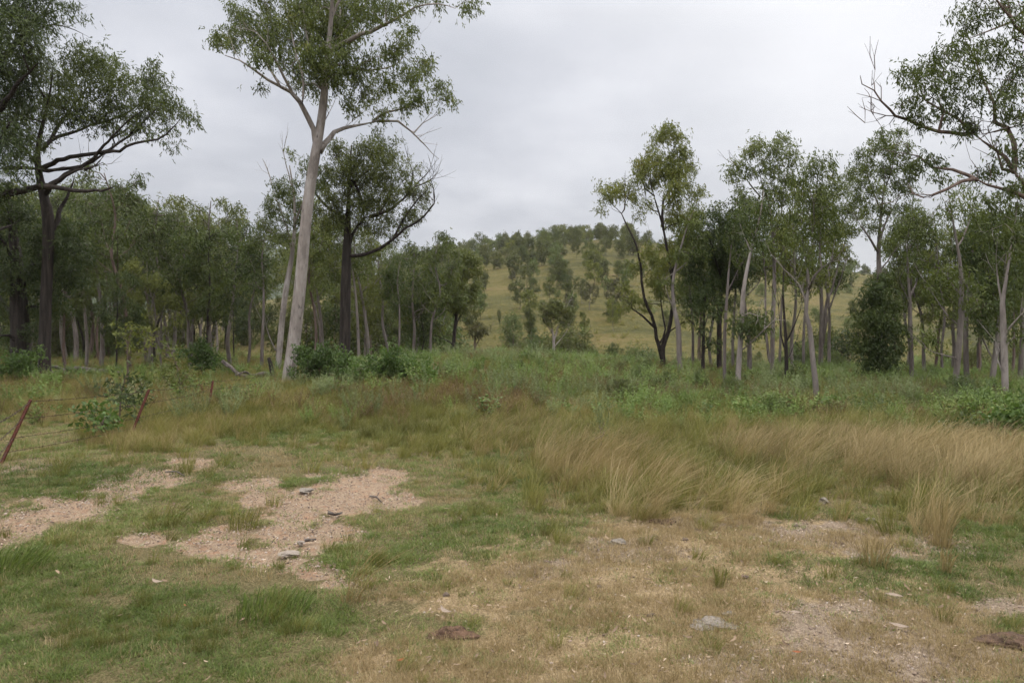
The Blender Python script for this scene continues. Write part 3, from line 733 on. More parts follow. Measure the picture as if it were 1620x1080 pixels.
traced('dark_branching_tree', 'dark trunked tree with spreading bare branches, right of the tall pale gum', 30,
  [(545, 575, 9), (546, 520, 8.5), (547, 450, 8), (549, 390, 7), (551, 340, 4.5), (552, 300, 3.8), (554, 260, 3), (556, 230, 2)],
  [(4.5, [(550, 395), (558, 370), (575, 345)], .3), (3.6, [(575, 345), (575, 330), (571, 314), (566, 298), (552, 280), (540, 262), (528, 245)], -.8),
   (3.2, [(574, 346), (600, 339), (620, 329), (640, 315), (655, 296), (670, 280), (683, 266)], 1.4), (1.8, [(640, 315), (652, 290), (650, 262), (645, 248)], .4), (1.6, [(655, 296), (672, 290), (684, 282), (687, 268)], .6),
   (3.2, [(556, 405), (575, 402), (600, 393), (622, 378), (640, 362), (660, 350), (677, 335), (687, 322), (686, 300), (681, 282)], -1.5), (2, [(622, 378), (640, 345), (655, 322), (672, 305), (684, 290)], -.4),
   (2.2, [(600, 340), (610, 320), (625, 300), (640, 285)], .8), (3, [(547, 350), (530, 335), (515, 325), (499, 306), (490, 290)], 1.2), (2.4, [(552, 300), (570, 280), (590, 262), (604, 240)], 1)],
  [(535, 240, 18), (530, 226, 10), (570, 238, 17), (560, 262, 22), (600, 237, 20), (600, 221, 10), (590, 265, 20), (620, 245, 15), (626, 222, 7), (610, 282, 18), (636, 272, 12), (540, 282, 18), (522, 310, 18), (530, 340, 18), (560, 300, 20), (590, 310, 18), (612, 315, 14), (642, 300, 11), (647, 330, 9), (666, 320, 8), (570, 348, 16), (600, 360, 14), (515, 350, 14), (650, 286, 9), (625, 350, 10), (500, 332, 12), (645, 252, 6), (672, 300, 5), (550, 262, 18), (580, 285, 20), (605, 258, 18), (575, 325, 20), (605, 335, 18), (640, 340, 10), (545, 320, 18), (615, 300, 18), (585, 222, 10), (660, 345, 8), (655, 300, 13), (668, 312, 10), (640, 358, 10), (655, 338, 11), (624, 374, 10), (675, 288, 7), (660, 265, 7), (512, 290, 14), (520, 265, 10)],
  12, 'bark_dark', 'leaf_olive', G1, n_leaf=36, L=.12, attach_z=420, nmax=1400, cs=1.08, tdens=38, twigs=9)
traced('slender_gum_tree', 'thin pinkish trunked gum just left of and behind the tall pale gum', 30,
  [(438, 582, 5), (445, 520, 4.6), (452, 460, 4.4), (461, 410, 4), (466, 360, 3.4), (465, 310, 2.6), (458, 262, 1.6)],
  [(2, [(462, 400), (450, 350), (435, 310), (428, 285)], .8), (2, [(464, 360), (480, 320), (498, 285), (515, 265)], -.8), (1.2, [(432, 300), (424, 270), (415, 252)], .2), (1.4, [(462, 300), (453, 262), (446, 235)], -.5), (1.6, [(440, 560), (425, 530), (420, 505)], -.8)],
  [(490, 265, 17), (515, 270, 14), (445, 290, 14), (452, 305, 15), (435, 330, 14), (470, 322, 16), (420, 350, 17), (440, 370, 15), (480, 345, 15), (465, 290, 10), (425, 315, 12), (410, 375, 12), (500, 290, 12), (456, 240, 6), (450, 345, 12), (490, 375, 14)],
  13, 'bark_pale', 'leaf_gum', G1, n_leaf=38, attach_z=420)
# far left canopy
traced('spreading_gum_tree', 'large dark gum whose canopy spreads right over the paddock, second trunk from the left edge', 26,
  [(70, 592, 9), (71, 540, 8.4), (73, 470, 8), (76, 400, 8), (76, 343, 8.5), (68, 305, 7), (60, 262, 5.5), (62, 221, 4.5), (72, 180, 3.6), (80, 140, 2.4), (84, 105, 1.4)],
  [(5, [(78, 372), (90, 348), (98, 327), (110, 303), (118, 280)], 1), (4.5, [(70, 310), (82, 293), (105, 278), (120, 268), (135, 262), (150, 248), (165, 232), (178, 218), (200, 195), (225, 175)], -2.2),
   (4, [(62, 268), (85, 258), (110, 248), (150, 243), (190, 237), (215, 226), (250, 220), (270, 205), (285, 188)], -3), (3.6, [(62, 272), (95, 268), (130, 262), (160, 246), (195, 222), (230, 200)], 1.5),
   (3.6, [(68, 238), (80, 220), (105, 212), (130, 205), (150, 196), (175, 175), (200, 150)], 2), (3.2, [(80, 222), (92, 200), (110, 175), (130, 150), (150, 120)], 1), (2.6, [(160, 246), (190, 225), (225, 195), (255, 165)], .3),
   (2.4, [(150, 196), (185, 185), (220, 165), (240, 130)], .4), (2.4, [(76, 165), (60, 140), (45, 110), (30, 80)], -1.5), (2, [(178, 218), (200, 205), (225, 180), (235, 150)], .3), (2.6, [(60, 262), (40, 235), (20, 215)], -1.2)],
  [(120, 90, 24), (150, 90, 28), (172, 108, 26), (140, 122, 30), (100, 130, 30), (186, 135, 22), (235, 112, 18), (250, 130, 22), (225, 152, 26), (265, 150, 18), (282, 168, 16), (300, 180, 11), (190, 170, 26), (150, 160, 30), (110, 165, 30), (72, 160, 28), (30, 180, 34), (240, 180, 22), (275, 205, 8), (212, 200, 18), (180, 205, 14), (242, 208, 10), (35, 225, 26), (70, 215, 14), (60, 110, 22), (200, 120, 18), (130, 185, 20), (90, 190, 16), (165, 190, 14), (255, 165, 18), (240, 95, 8), (130, 70, 8), (308, 190, 6), (272, 228, 6)],
  14, 'bark_dark', 'leaf_gum', G1, n_leaf=34, L=.15, Wd=.038, attach_z=330, nmax=1700, tdens=26, cs=1.06, bf=.2, spread=.15)
traced('overhanging_gum_tree', 'dark gum at the very left edge of the photo with long low horizontal limbs', 24,
  [(-60, 615, 18), (-58, 520, 16), (-50, 420, 15), (-46, 350, 14), (-40, 250, 11), (-30, 150, 9), (-18, 60, 7), (-5, -40, 5)],
  [(8, [(-46, 360), (-20, 330), (0, 315), (26, 303), (60, 296), (85, 295), (125, 302), (160, 301), (178, 296)], -1.5), (4, [(66, 296), (84, 292), (104, 278), (122, 268), (142, 266), (162, 256)], -.4), (2.5, [(135, 268), (150, 262), (158, 256)], 0),
   (6, [(-44, 290), (-10, 268), (30, 266), (60, 268), (95, 270)], 1), (6, [(-38, 200), (0, 170), (30, 130), (60, 100)], -1.5), (5, [(-28, 130), (10, 90), (40, 50), (70, 20), (85, -10)], 1.5), (2, [(45, 60), (70, 42), (95, 40), (118, 48), (140, 58)], -.5), (1.6, [(70, 25), (95, 14), (120, 8)], .4),
   (2.4, [(20, 75), (35, 50), (30, 10), (28, -30)], 1), (5, [(-50, 410), (-25, 380), (5, 360), (30, 355)], 2), (4, [(-42, 300), (-10, 250), (5, 210), (20, 190)], -2)],
  [(20, 20, 36), (60, 18, 28), (30, 60, 34), (5, 100, 36), (52, 92, 22), (38, 130, 28), (-20, 50, 45), (-30, 120, 45), (10, 150, 30), (-20, 190, 40), (5, 240, 26), (30, 268, 16), (0, 290, 16), (120, 12, 7), (108, 3, 8), (80, 5, 10), (-60, 0, 60), (20, -40, 50), (50, -30, 30), (-70, 230, 50), (-40, 290, 40), (15, 210, 26), (50, 60, 20), (76, 40, 7)],
  15, 'bark_dark', 'leaf_dark', G1, n_leaf=38, L=.15, Wd=.036, attach_z=400, nmax=1300, tdens=26, bf=.2, spread=.2)
traced('dark_thick_trunk_tree', 'thick blackish trunked tree with dense low foliage, left of the spreading gum', 27,
  [(33, 590, 15), (33, 540, 14), (30, 480, 12), (27, 420, 10), (20, 365, 8), (14, 320, 6), (12, 290, 4)],
  [(5, [(34, 540), (18, 500), (0, 470), (-20, 450)], 1), (5, [(30, 470), (45, 430), (60, 400), (70, 380)], 1), (4, [(26, 420), (5, 385), (-15, 360)], -1), (4, [(34, 550), (15, 530), (-10, 535)], -1)],
  [(15, 330, 26), (40, 340, 22), (-5, 370, 28), (50, 370, 22), (10, 410, 24), (60, 400, 20), (90, 390, 22), (45, 430, 22), (15, 455, 18), (95, 430, 22), (70, 455, 18), (120, 400, 22), (120, 440, 20), (-10, 430, 20), (5, 490, 14), (90, 480, 18), (110, 360, 22), (60, 490, 16), (20, 530, 16), (50, 520, 14)],
  16, 'bark_dark', 'leaf_dark', G1, n_leaf=38, L=.14, attach_z=520, nmax=900)
# right side
traced('forked_dark_gum', 'open crowned tree forking low into dark stems, leftmost of the slender gums on the right', 28,
  [(1052, 602, 5), (1049, 575, 4.6), (1048, 550, 4.4), (1057, 526, 3.2), (1062, 500, 3), (1065, 465, 2.8), (1062, 434, 2.6), (1056, 400, 2.4), (1050, 365, 2.2), (1042, 335, 1.9), (1033, 305, 1.6), (1028, 283, 1.2)],
  [(3.4, [(1049, 572), (1042, 546), (1037, 520), (1030, 500), (1020, 470), (1014, 430), (1008, 392), (990, 352), (983, 338), (964, 320)], -1.2), (2, [(1037, 518), (1015, 500), (1000, 488), (985, 480)], -.6),
   (2.4, [(1049, 365), (1048, 330), (1053, 310), (1064, 288), (1072, 262)], .8), (1.8, [(1035, 310), (1020, 298), (1015, 280), (1018, 262)], -.5), (1.4, [(1042, 338), (1024, 325), (1020, 300)], .6), (2, [(1061, 430), (1080, 400), (1090, 370), (1098, 345)], .8), (1.8, [(1045, 545), (1052, 520), (1046, 480), (1040, 430), (1035, 400)], .6), (1.5, [(985, 340), (990, 320), (985, 300)], .3), (1.8, [(1058, 525), (1072, 515), (1085, 508)], -.6)],
  [(1055, 203, 13), (1045, 215, 13), (1070, 215, 12), (1075, 235, 12), (1030, 233, 7), (1040, 252, 17), (1060, 258, 18), (1082, 240, 9), (1020, 262, 16), (1050, 275, 16), (1075, 272, 15), (1005, 276, 9), (1090, 290, 10), (1100, 308, 10), (1110, 300, 6), (975, 295, 13), (960, 302, 11), (990, 298, 11), (953, 292, 7), (1000, 310, 8), (950, 328, 5), (1082, 340, 15), (1095, 350, 12), (1070, 328, 10), (1012, 338, 6), (1030, 400, 16), (1005, 420, 10), (985, 450, 8), (1000, 470, 9), (1050, 420, 14), (1070, 400, 12), (1042, 460, 13), (985, 482, 8), (1088, 508, 7), (1010, 270, 7), (1035, 440, 14), (1022, 478, 9), (1065, 295, 14), (1032, 285, 12), (1088, 262, 10), (1062, 310, 12), (1100, 335, 12), (1060, 350, 12), (1080, 370, 12), (1025, 320, 8), (1055, 385, 12), (1095, 385, 10)],
  21, 'bark_dark', 'leaf_olive', G2, n_leaf=38, attach_z=520, nmax=1300, tdens=42, cs=1.2)
traced('grey_gum_sapling', 'straight pale grey trunk standing just right of the forked dark gum', 26,
  [(1078, 608, 4.6), (1075, 570, 4.4), (1073, 518, 4.2), (1067, 490, 3.2), (1064, 450, 2.8), (1072, 410, 2.4), (1082, 375, 2), (1092, 345, 1.2)],
  [(1.6, [(1070, 500), (1058, 470), (1048, 445)], .8), (1.4, [(1068, 430), (1092, 410), (1108, 392)], .6)],
  [(1095, 350, 13), (1110, 375, 13), (1085, 372, 11), (1052, 440, 11), (1105, 395, 12), (1078, 400, 12), (1100, 330, 9), (1068, 470, 9)],
  22, 'bark_mid', 'leaf_gum', G2, attach_z=500)
traced('small_leafy_gum', 'short dark stemmed tree with foliage halfway, between the grey sapling and the bushy gum', 26,
  [(1113, 605, 3.2), (1112, 570, 3), (1113, 530, 2.6), (1114, 500, 2), (1116, 465, 1.4)],
  [(1.4, [(1113, 535), (1104, 520), (1094, 508)], .4), (1.4, [(1114, 552), (1124, 545), (1134, 540)], -.4), (1.3, [(1113, 520), (1120, 500), (1130, 480)], .5)],
  [(1115, 480, 14), (1100, 490, 12), (1128, 490, 11), (1112, 515, 8), (1120, 542, 8), (1095, 470, 11), (1112, 455, 12), (1135, 470, 10), (1130, 536, 6)],
  23, 'bark_dark', 'leaf_dark', G2)
traced('bushy_gum', 'dense dark crowned gum with a black straight trunk amid the right group', 27,
  [(1137, 602, 4.6), (1138, 560, 4.2), (1138, 500, 4), (1141, 450, 3.2), (1140, 400, 2.6), (1140, 345, 1.5)],
  [(2.4, [(1139, 490), (1128, 465), (1115, 440), (1105, 415)], .8), (2.4, [(1140, 495), (1152, 465), (1162, 440), (1168, 410)], -.8), (1.8, [(1141, 440), (1130, 400), (1120, 370)], -.8), (1.8, [(1141, 430), (1155, 395), (1160, 360)], .8)],
  [(1140, 343, 13), (1120, 368, 16), (1150, 358, 17), (1166, 350, 12), (1130, 400, 20), (1160, 400, 18), (1110, 400, 14), (1145, 440, 17), (1120, 450, 16), (1166, 440, 14), (1100, 432, 12), (1095, 405, 10), (1140, 420, 18), (1152, 380, 16), (1178, 420, 12), (1128, 335, 9), (1110, 350, 9), (1108, 468, 10), (1150, 472, 10), (1180, 385, 10)],
  24, 'bark_dark', 'leaf_dark', G2, n_leaf=40, tdens=46, nmax=800, attach_z=510)
traced('thin_grey_gum', 'very thin grey stem immediately left of the black and white trunk', 21,
  [(1147, 626, 3), (1146, 580, 2.8), (1147, 520, 2.6), (1150, 470, 2.3), (1153, 430, 2), (1158, 380, 1.4), (1163, 330, 1)],
  [(1.2, [(1151, 460), (1164, 435), (1174, 410)], .5)], [(1160, 335, 9), (1170, 360, 9), (1174, 400, 9), (1155, 375, 8), (1168, 320, 7)], 25, 'bark_grey', 'leaf_gum', G2)
traced('black_and_white_gum', 'gum trunk white on its right face and charred black on its left', 20,
  [(1169, 630, 4.6), (1168, 590, 4.2), (1171, 545, 4), (1174, 500, 3.8), (1176, 460, 3.4), (1184, 415, 3), (1192, 380, 2.6), (1203, 340, 2), (1208, 300, 1.4)],
  [(1.8, [(1172, 555), (1190, 540), (1208, 522), (1225, 505), (1240, 495)], -1), (1.6, [(1188, 395), (1175, 370), (1168, 345)], .6), (1.4, [(1175, 505), (1185, 495), (1198, 498)], -.4)],
  [(1185, 500, 13), (1196, 515, 10), (1174, 512, 9), (1200, 492, 9), (1186, 525, 8), (1200, 345, 14), (1190, 368, 12), (1168, 345, 10), (1215, 320, 12), (1178, 330, 9), (1205, 380, 9), (1163, 508, 7), (1210, 505, 7)],
  26, 'bark_pale', 'leaf_dark', G2, attach_z=520)
traced('twin_stem_gum', 'tall grey gum of two close thin stems just right of the charred trunk', 25,
  [(1221, 592, 4), (1222, 550, 3.4), (1223, 500, 3.2), (1225, 450, 3), (1224, 400, 2.6), (1221, 360, 2.4), (1216, 320, 2), (1205, 290, 1.5), (1200, 260, 1)],
  [(2.4, [(1219, 580), (1213, 545), (1211, 500), (1211, 450), (1209, 410), (1200, 370), (1190, 330)], .8), (1.6, [(1222, 380), (1235, 340), (1240, 300), (1242, 260)], .8), (1.4, [(1202, 310), (1185, 290), (1175, 275), (1163, 262)], -.8), (1.4, [(1224, 420), (1240, 395), (1250, 370)], -.5), (1, [(1218, 330), (1230, 290), (1230, 250)], .3)],
  [(1165, 258, 10), (1160, 278, 8), (1180, 240, 11), (1195, 228, 12), (1202, 222, 9), (1182, 268, 12), (1210, 258, 10), (1235, 218, 11), (1230, 235, 14), (1246, 230, 10), (1252, 250, 12), (1222, 268, 15), (1246, 280, 15), (1216, 298, 14), (1236, 310, 16), (1206, 328, 13), (1226, 345, 14), (1196, 358, 13), (1240, 368, 13), (1216, 390, 12), (1172, 298, 7), (1258, 305, 9), (1185, 385, 10), (1252, 340, 11), (1160, 268, 7)],
  27, 'bark_grey', 'leaf_gum', G2, n_leaf=38, nmax=900, tdens=46, attach_z=440, cs=1.05)
traced('sparse_twiggy_tree', 'nearly bare dark multi stemmed tree right of the twin stemmed gum', 22,
  [(1245, 612, 3.4), (1244, 570, 3), (1243, 530, 2.6), (1240, 490, 2.2), (1239, 440, 1.6), (1242, 400, 1)],
  [(1.6, [(1244, 560), (1236, 530), (1232, 490), (1228, 450)], .5), (1.6, [(1243, 545), (1256, 515), (1266, 490), (1270, 460)], -.5), (1.2, [(1245, 575), (1256, 545), (1264, 530)], .8)],
  [(1235, 440, 10), (1255, 450, 9), (1242, 405, 10), (1262, 470, 6), (1226, 460, 7)], 28, 'bark_dark', 'leaf_dark', G2, n_leaf=16, spread=.22, bare=.3)
traced('leaning_pale_gum', 'crooked pale gum leaning left with a wide fork, nearest trunk of the right group', 17,
  [(1293, 644, 4.6), (1290, 606, 4.4), (1286, 570, 4), (1281, 520, 3.8), (1275, 495, 3.4), (1277, 468, 3), (1280, 450, 2.8), (1275, 415, 2), (1270, 385, 1.6), (1268, 350, 1.2)],
  [(2.4, [(1279, 458), (1290, 436), (1302, 424), (1314, 415), (1322, 405)], -.6), (1.8, [(1276, 480), (1266, 452), (1252, 436), (1238, 425), (1228, 408)], .7), (1.4, [(1300, 425), (1296, 390), (1300, 350), (1298, 310)], .7), (1.2, [(1272, 400), (1285, 370), (1288, 330)], -.6), (1.4, [(1275, 495), (1272, 470), (1270, 460)], .2)],
  [(1275, 268, 13), (1300, 258, 11), (1310, 248, 8), (1265, 290, 11), (1290, 298, 15), (1312, 290, 11), (1270, 320, 13), (1300, 335, 15), (1285, 360, 15), (1320, 350, 11), (1264, 370, 11), (1310, 378, 11), (1282, 395, 10), (1296, 402, 9), (1258, 340, 9), (1285, 250, 8)],
  29, 'bark_mid', 'leaf_gum', G2, n_leaf=38, L=.12, Wd=.028, spread=.13, nmax=800, attach_z=440, tdens=60)
traced('many_stemmed_gum', 'group of straight grey stems from one base behind the green shrubs', 33,
  [(1298, 575, 5), (1299, 540, 3.4), (1300, 490, 3), (1298, 440, 2.6), (1297, 390, 2.2), (1300, 340, 1.6), (1302, 300, 1)],
  [(2.6, [(1300, 555), (1306, 500), (1316, 460), (1325, 420), (1336, 385), (1345, 340)], .8), (2, [(1301, 550), (1312, 490), (1330, 440), (1342, 400)], -1), (1.6, [(1297, 400), (1310, 370), (1320, 330)], .8), (1.8, [(1299, 540), (1308, 470), (1314, 420), (1318, 380)], 1.5)],
  [(1330, 298, 13), (1340, 328, 15), (1345, 278, 11), (1325, 360, 14), (1335, 390, 11), (1350, 360, 13), (1300, 300, 12), (1310, 330, 13), (1290, 350, 11), (1318, 278, 9), (1355, 310, 10), (1340, 405, 8), (1305, 375, 11), (1358, 340, 9)],
  30, 'bark_grey', 'leaf_gum', G2, attach_z=440)
traced('tall_forked_gum', 'high crowned gum rising behind the dark ivy clad tree on the right', 28,
  [(1396, 622, 5), (1394, 560, 4.6), (1392, 500, 4.2), (1391, 440, 4), (1390, 400, 3.6), (1392, 360, 3), (1396, 320, 2.2), (1400, 280, 1.4)],
  [(2.2, [(1390, 402), (1378, 380), (1365, 360), (1357, 350)], -.8), (2, [(1391, 385), (1402, 350), (1418, 320), (1430, 290)], .8), (1.6, [(1394, 335), (1380, 300), (1370, 270), (1365, 245)], .8), (1.3, [(1400, 300), (1412, 260), (1420, 225)], -.6), (1.4, [(1391, 430), (1410, 405), (1424, 385)], .6)],
  [(1395, 214, 11), (1420, 208, 11), (1380, 230, 13), (1406, 235, 15), (1360, 240, 9), (1432, 230, 9), (1370, 260, 15), (1400, 268, 16), (1436, 258, 11), (1360, 285, 11), (1385, 298, 15), (1420, 293, 14), (1440, 300, 9), (1400, 328, 14), (1370, 328, 13), (1432, 328, 12), (1380, 358, 11), (1415, 362, 12), (1400, 382, 10), (1440, 275, 10), (1350, 262, 8), (1355, 310, 9)],
  31, 'bark_grey', 'leaf_gum', G2, n_leaf=38, nmax=900, tdens=46, attach_z=440, cs=1.05)
traced('ivy_clad_tree', 'dark column shaped tree leafy almost to the ground, in the right group', 24,
  [(1386, 632, 5), (1387, 590, 4.4), (1388, 540, 4), (1388, 490, 3.2), (1388, 440, 2)],
  [(2, [(1387, 600), (1376, 570), (1366, 545)], .4), (2, [(1388, 590), (1402, 560), (1414, 548)], -.4)],
  [(1390, 440, 15), (1380, 470, 18), (1400, 480, 18), (1375, 510, 20), (1405, 518, 20), (1390, 548, 20), (1368, 542, 15), (1415, 550, 13), (1396, 578, 14), (1363, 492, 11), (1420, 484, 9), (1390, 500, 20), (1385, 455, 14), (1376, 572, 12), (1412, 575, 9), (1356, 525, 8), (1425, 515, 8)],
  32, 'bark_dark', 'leaf_dark', G2, n_leaf=40, nmax=1000, tdens=60, attach_z=605, depth=.8)
traced('lone_slender_gum', 'isolated straight thin gum trunk with high fork, right of the ivy clad tree', 24,
  [(1442, 622, 3.4), (1442, 570, 3.2), (1440, 510, 3), (1439, 470, 2.8), (1436, 425, 2), (1436, 385, 1.6), (1440, 345, 1)],
  [(1.8, [(1439, 470), (1449, 448), (1452, 425), (1448, 400)], .5), (1.2, [(1440, 480), (1428, 455), (1420, 430)], -.5), (1.2, [(1436, 395), (1452, 370), (1460, 350)], .5), (1, [(1450, 440), (1462, 420), (1474, 412)], .2)],
  [(1440, 398, 10), (1452, 420, 7), (1426, 370, 11), (1450, 360, 13), (1462, 380, 11), (1466, 345, 9), (1446, 330, 10), (1432, 345, 9), (1422, 430, 6), (1474, 365, 7)],
  33, 'bark_grey', 'leaf_gum', G2)
traced('open_crowned_gum', 'pale gum with wispy high twigs and a low leafy side branch to the left', 20,
  [(1510, 638, 4.6), (1512, 600, 4.4), (1517, 550, 4.2), (1520, 500, 4), (1521, 450, 3.6), (1518, 410, 3), (1511, 370, 2.4), (1505, 335, 1.8), (1500, 305, 1)],
  [(1.6, [(1514, 568), (1495, 562), (1475, 556), (1458, 545)], -.6), (2, [(1520, 470), (1500, 440), (1485, 420)], .6), (1.4, [(1515, 395), (1530, 360), (1536, 330), (1536, 300)], .5), (1.8, [(1519, 520), (1500, 500), (1480, 470), (1468, 450)], .8), (1.1, [(1506, 345), (1495, 320), (1488, 305)], -.4)],
  [(1466, 530, 9), (1477, 524, 8), (1455, 530, 7), (1480, 430, 12), (1470, 450, 11), (1500, 420, 14), (1520, 440, 14), (1495, 450, 14), (1530, 470, 15), (1545, 450, 13), (1510, 480, 12), (1505, 318, 9), (1490, 325, 8), (1520, 308, 11), (1515, 288, 8), (1532, 330, 10), (1485, 480, 8), (1496, 345, 6), (1478, 540, 6)],
  34, 'bark_mid', 'leaf_gum', G2, n_leaf=28, spread=.14)
traced('straight_gum', 'darker grey straight trunk between the open crowned gum and the leaning one', 23,
  [(1531, 636, 4), (1529, 590, 3.8), (1528, 540, 3.6), (1529, 490, 3.2), (1533, 440, 2.6), (1540, 390, 2), (1545, 350, 1.4)],
  [(1.8, [(1530, 500), (1548, 470), (1560, 440)], .6), (1.6, [(1532, 460), (1520, 430), (1512, 400)], .6)],
  [(1540, 385, 13), (1552, 360, 13), (1560, 430, 13), (1530, 400, 13), (1548, 340, 11), (1515, 395, 10), (1565, 400, 13), (1545, 415, 13), (1538, 360, 10)],
  35, 'bark_grey', 'leaf_dark', G2, nmax=700)
traced('right_leaning_gum', 'pinkish trunk leaning right under dense foliage, fourth from the right edge', 22,
  [(1568, 642, 4.4), (1570, 600, 4.2), (1575, 560, 4), (1579, 520, 3.8), (1582, 480, 3.2), (1588, 440, 2.6), (1592, 400, 2)],
  [(1.8, [(1573, 570), (1556, 540), (1546, 510), (1540, 490)], .5), (1.8, [(1582, 490), (1568, 450), (1560, 410)], .6), (1.6, [(1588, 440), (1602, 400), (1610, 370)], .6)],
  [(1560, 400, 16), (1580, 380, 18), (1600, 420, 17), (1570, 440, 17), (1600, 470, 15), (1560, 350, 17), (1590, 340, 17), (1545, 490, 14), (1575, 480, 14), (1560, 520, 12), (1585, 510, 12), (1550, 455, 12), (1540, 510, 9)],
  36, 'bark_mid', 'leaf_dark', G2, n_leaf=38, nmax=1000, tdens=46)
traced('crooked_pale_gum', 'pale gum with flaring branches close to the right edge of the photo', 18,
  [(1592, 650, 5), (1590, 610, 4.8), (1589, 560, 4.6), (1587, 510, 4.2), (1586, 480, 4), (1592, 440, 3), (1598, 400, 2.4), (1606, 350, 1.8), (1612, 300, 1)],
  [(2.4, [(1588, 540), (1600, 515), (1614, 500), (1635, 480)], -.5), (1.8, [(1590, 600), (1578, 570), (1575, 540)], .5), (2, [(1586, 485), (1580, 450), (1576, 410), (1580, 370)], .6), (1.6, [(1588, 550), (1602, 535), (1618, 530)], .5)],
  [(1612, 380, 16), (1550, 372, 10), (1540, 330, 10), (1615, 330, 16), (1610, 520, 12), (1560, 305, 11), (1590, 302, 14), (1600, 360, 14), (1580, 340, 12), (1620, 440, 16), (1640, 470, 20), (1570, 320, 10), (1625, 290, 16), (1630, 400, 20)],
  37, 'bark_pale', 'leaf_gum', G2, nmax=800)
traced('edge_gum', 'last thin trunk at the right edge of the photo', 23,
  [(1613, 640, 4), (1614, 600, 3.8), (1617, 540, 3.4), (1618, 480, 3), (1622, 420, 2.4), (1630, 350, 1.6)],
  [(1.4, [(1617, 520), (1606, 490), (1600, 470)], .5)], [(1625, 380, 16), (1640, 350, 20), (1610, 450, 14), (1630, 430, 16), (1650, 400, 20), (1600, 500, 10)], 38, 'bark_grey', 'leaf_dark', G2)
traced('huge_overhanging_gum', 'big near gum at the right edge reaching in with twisted reddish limbs over the sky', 14,
  [(1745, 690, 26), (1742, 600, 23), (1735, 500, 21), (1715, 420, 19), (1690, 350, 16), (1672, 320, 13)],
  [(8, [(1672, 320), (1640, 314), (1620, 309), (1599, 301), (1563, 292), (1542, 284)], -.4), (4.6, [(1542, 284), (1521, 287), (1498, 297), (1477, 307), (1459, 313), (1444, 305), (1423, 310)], -.6), (4.6, [(1546, 285), (1532, 276), (1506, 268), (1475, 265), (1454, 248), (1438, 244), (1420, 248)], .4),
   (11, [(1672, 320), (1640, 300), (1620, 289), (1602, 271)], .4), (5, [(1602, 271), (1586, 268), (1576, 245), (1570, 225)], .2), (6, [(1604, 272), (1588, 250), (1572, 235), (1555, 224), (1542, 210)], .2),
   (5.4, [(1545, 214), (1527, 213), (1504, 211), (1482, 208), (1460, 198), (1438, 189), (1415, 183), (1407, 175), (1393, 160), (1382, 144), (1364, 133), (1361, 120)], -.9), (1.8, [(1415, 183), (1402, 183), (1387, 191), (1369, 194)], .2), (1.6, [(1393, 160), (1384, 144), (1382, 129), (1384, 110)], .2), (1, [(1387, 191), (1382, 182), (1379, 174)], 0),
   (4, [(1540, 208), (1515, 190), (1490, 175), (1465, 160), (1450, 145), (1448, 128)], .8), (3, [(1493, 176), (1486, 160), (1480, 140)], -.5),
   (7, [(1602, 270), (1606, 250), (1603, 225), (1593, 203), (1575, 193), (1572, 164), (1564, 144), (1549, 111), (1538, 85), (1527, 64)], .9), (3, [(1593, 203), (1575, 208), (1555, 212), (1545, 212)], -.4), (3, [(1593, 203), (1605, 200), (1625, 194)], .5), (2.6, [(1572, 168), (1585, 140), (1600, 115)], -.6), (2, [(1551, 114), (1536, 108), (1518, 100), (1495, 82)], -.4),
   (9, [(1690, 350), (1690, 250), (1670, 150), (1640, 80), (1620, 52), (1607, 42), (1587, 12), (1560, -20)], -.8), (3, [(1600, 35), (1615, 20), (1640, 5)], .4), (2.5, [(1588, 12), (1568, 14), (1550, 10)], .3), (6, [(1690, 260), (1720, 180), (1740, 80), (1740, -20)], 1.5)],
  [(1425, 108, 9), (1440, 116, 11), (1455, 106, 9), (1470, 100, 9), (1476, 86, 11), (1490, 76, 9), (1510, 72, 11), (1525, 62, 9), (1535, 85, 13), (1550, 70, 11), (1566, 66, 13), (1580, 90, 15), (1600, 60, 9), (1460, 130, 11), (1480, 125, 13), (1500, 112, 11), (1520, 115, 13), (1545, 120, 13), (1490, 150, 13), (1510, 140, 11), (1450, 150, 9), (1446, 175, 11), (1460, 185, 8), (1430, 165, 6), (1500, 180, 8), (1520, 168, 8), (1565, 150, 11), (1590, 130, 13), (1610, 100, 15), (1600, 160, 13), (1610, 190, 11), (1580, 180, 8), (1540, 30, 9), (1517, 15, 5), (1546, 5, 9), (1530, 38, 7), (1600, 8, 11), (1585, 0, 11), (1612, 25, 10), (1562, 22, 8), (1590, 222, 9), (1612, 248, 9), (1570, 258, 12), (1602, 290, 9), (1552, 270, 10), (1425, 244, 9), (1450, 255, 8), (1470, 250, 8), (1482, 275, 7), (1520, 200, 7), (1530, 195, 6), (1535, 150, 10), (1610, 140, 12),
   (1680, 80, 40), (1720, 0, 50), (1760, 120, 50), (1700, 180, 30), (1650, 20, 24), (1650, 130, 20), (1655, 220, 18), (1640, 170, 14)],
  41, 'bark_brown', 'leaf_gum', None, lk=.72, twigs=4, n_leaf=36, L=.11, Wd=.028, spread=.10, attach_z=330, nmax=1700, tdens=70, cs=1.06, depth=.35, seg=.2, jit=.025, bf=.25)
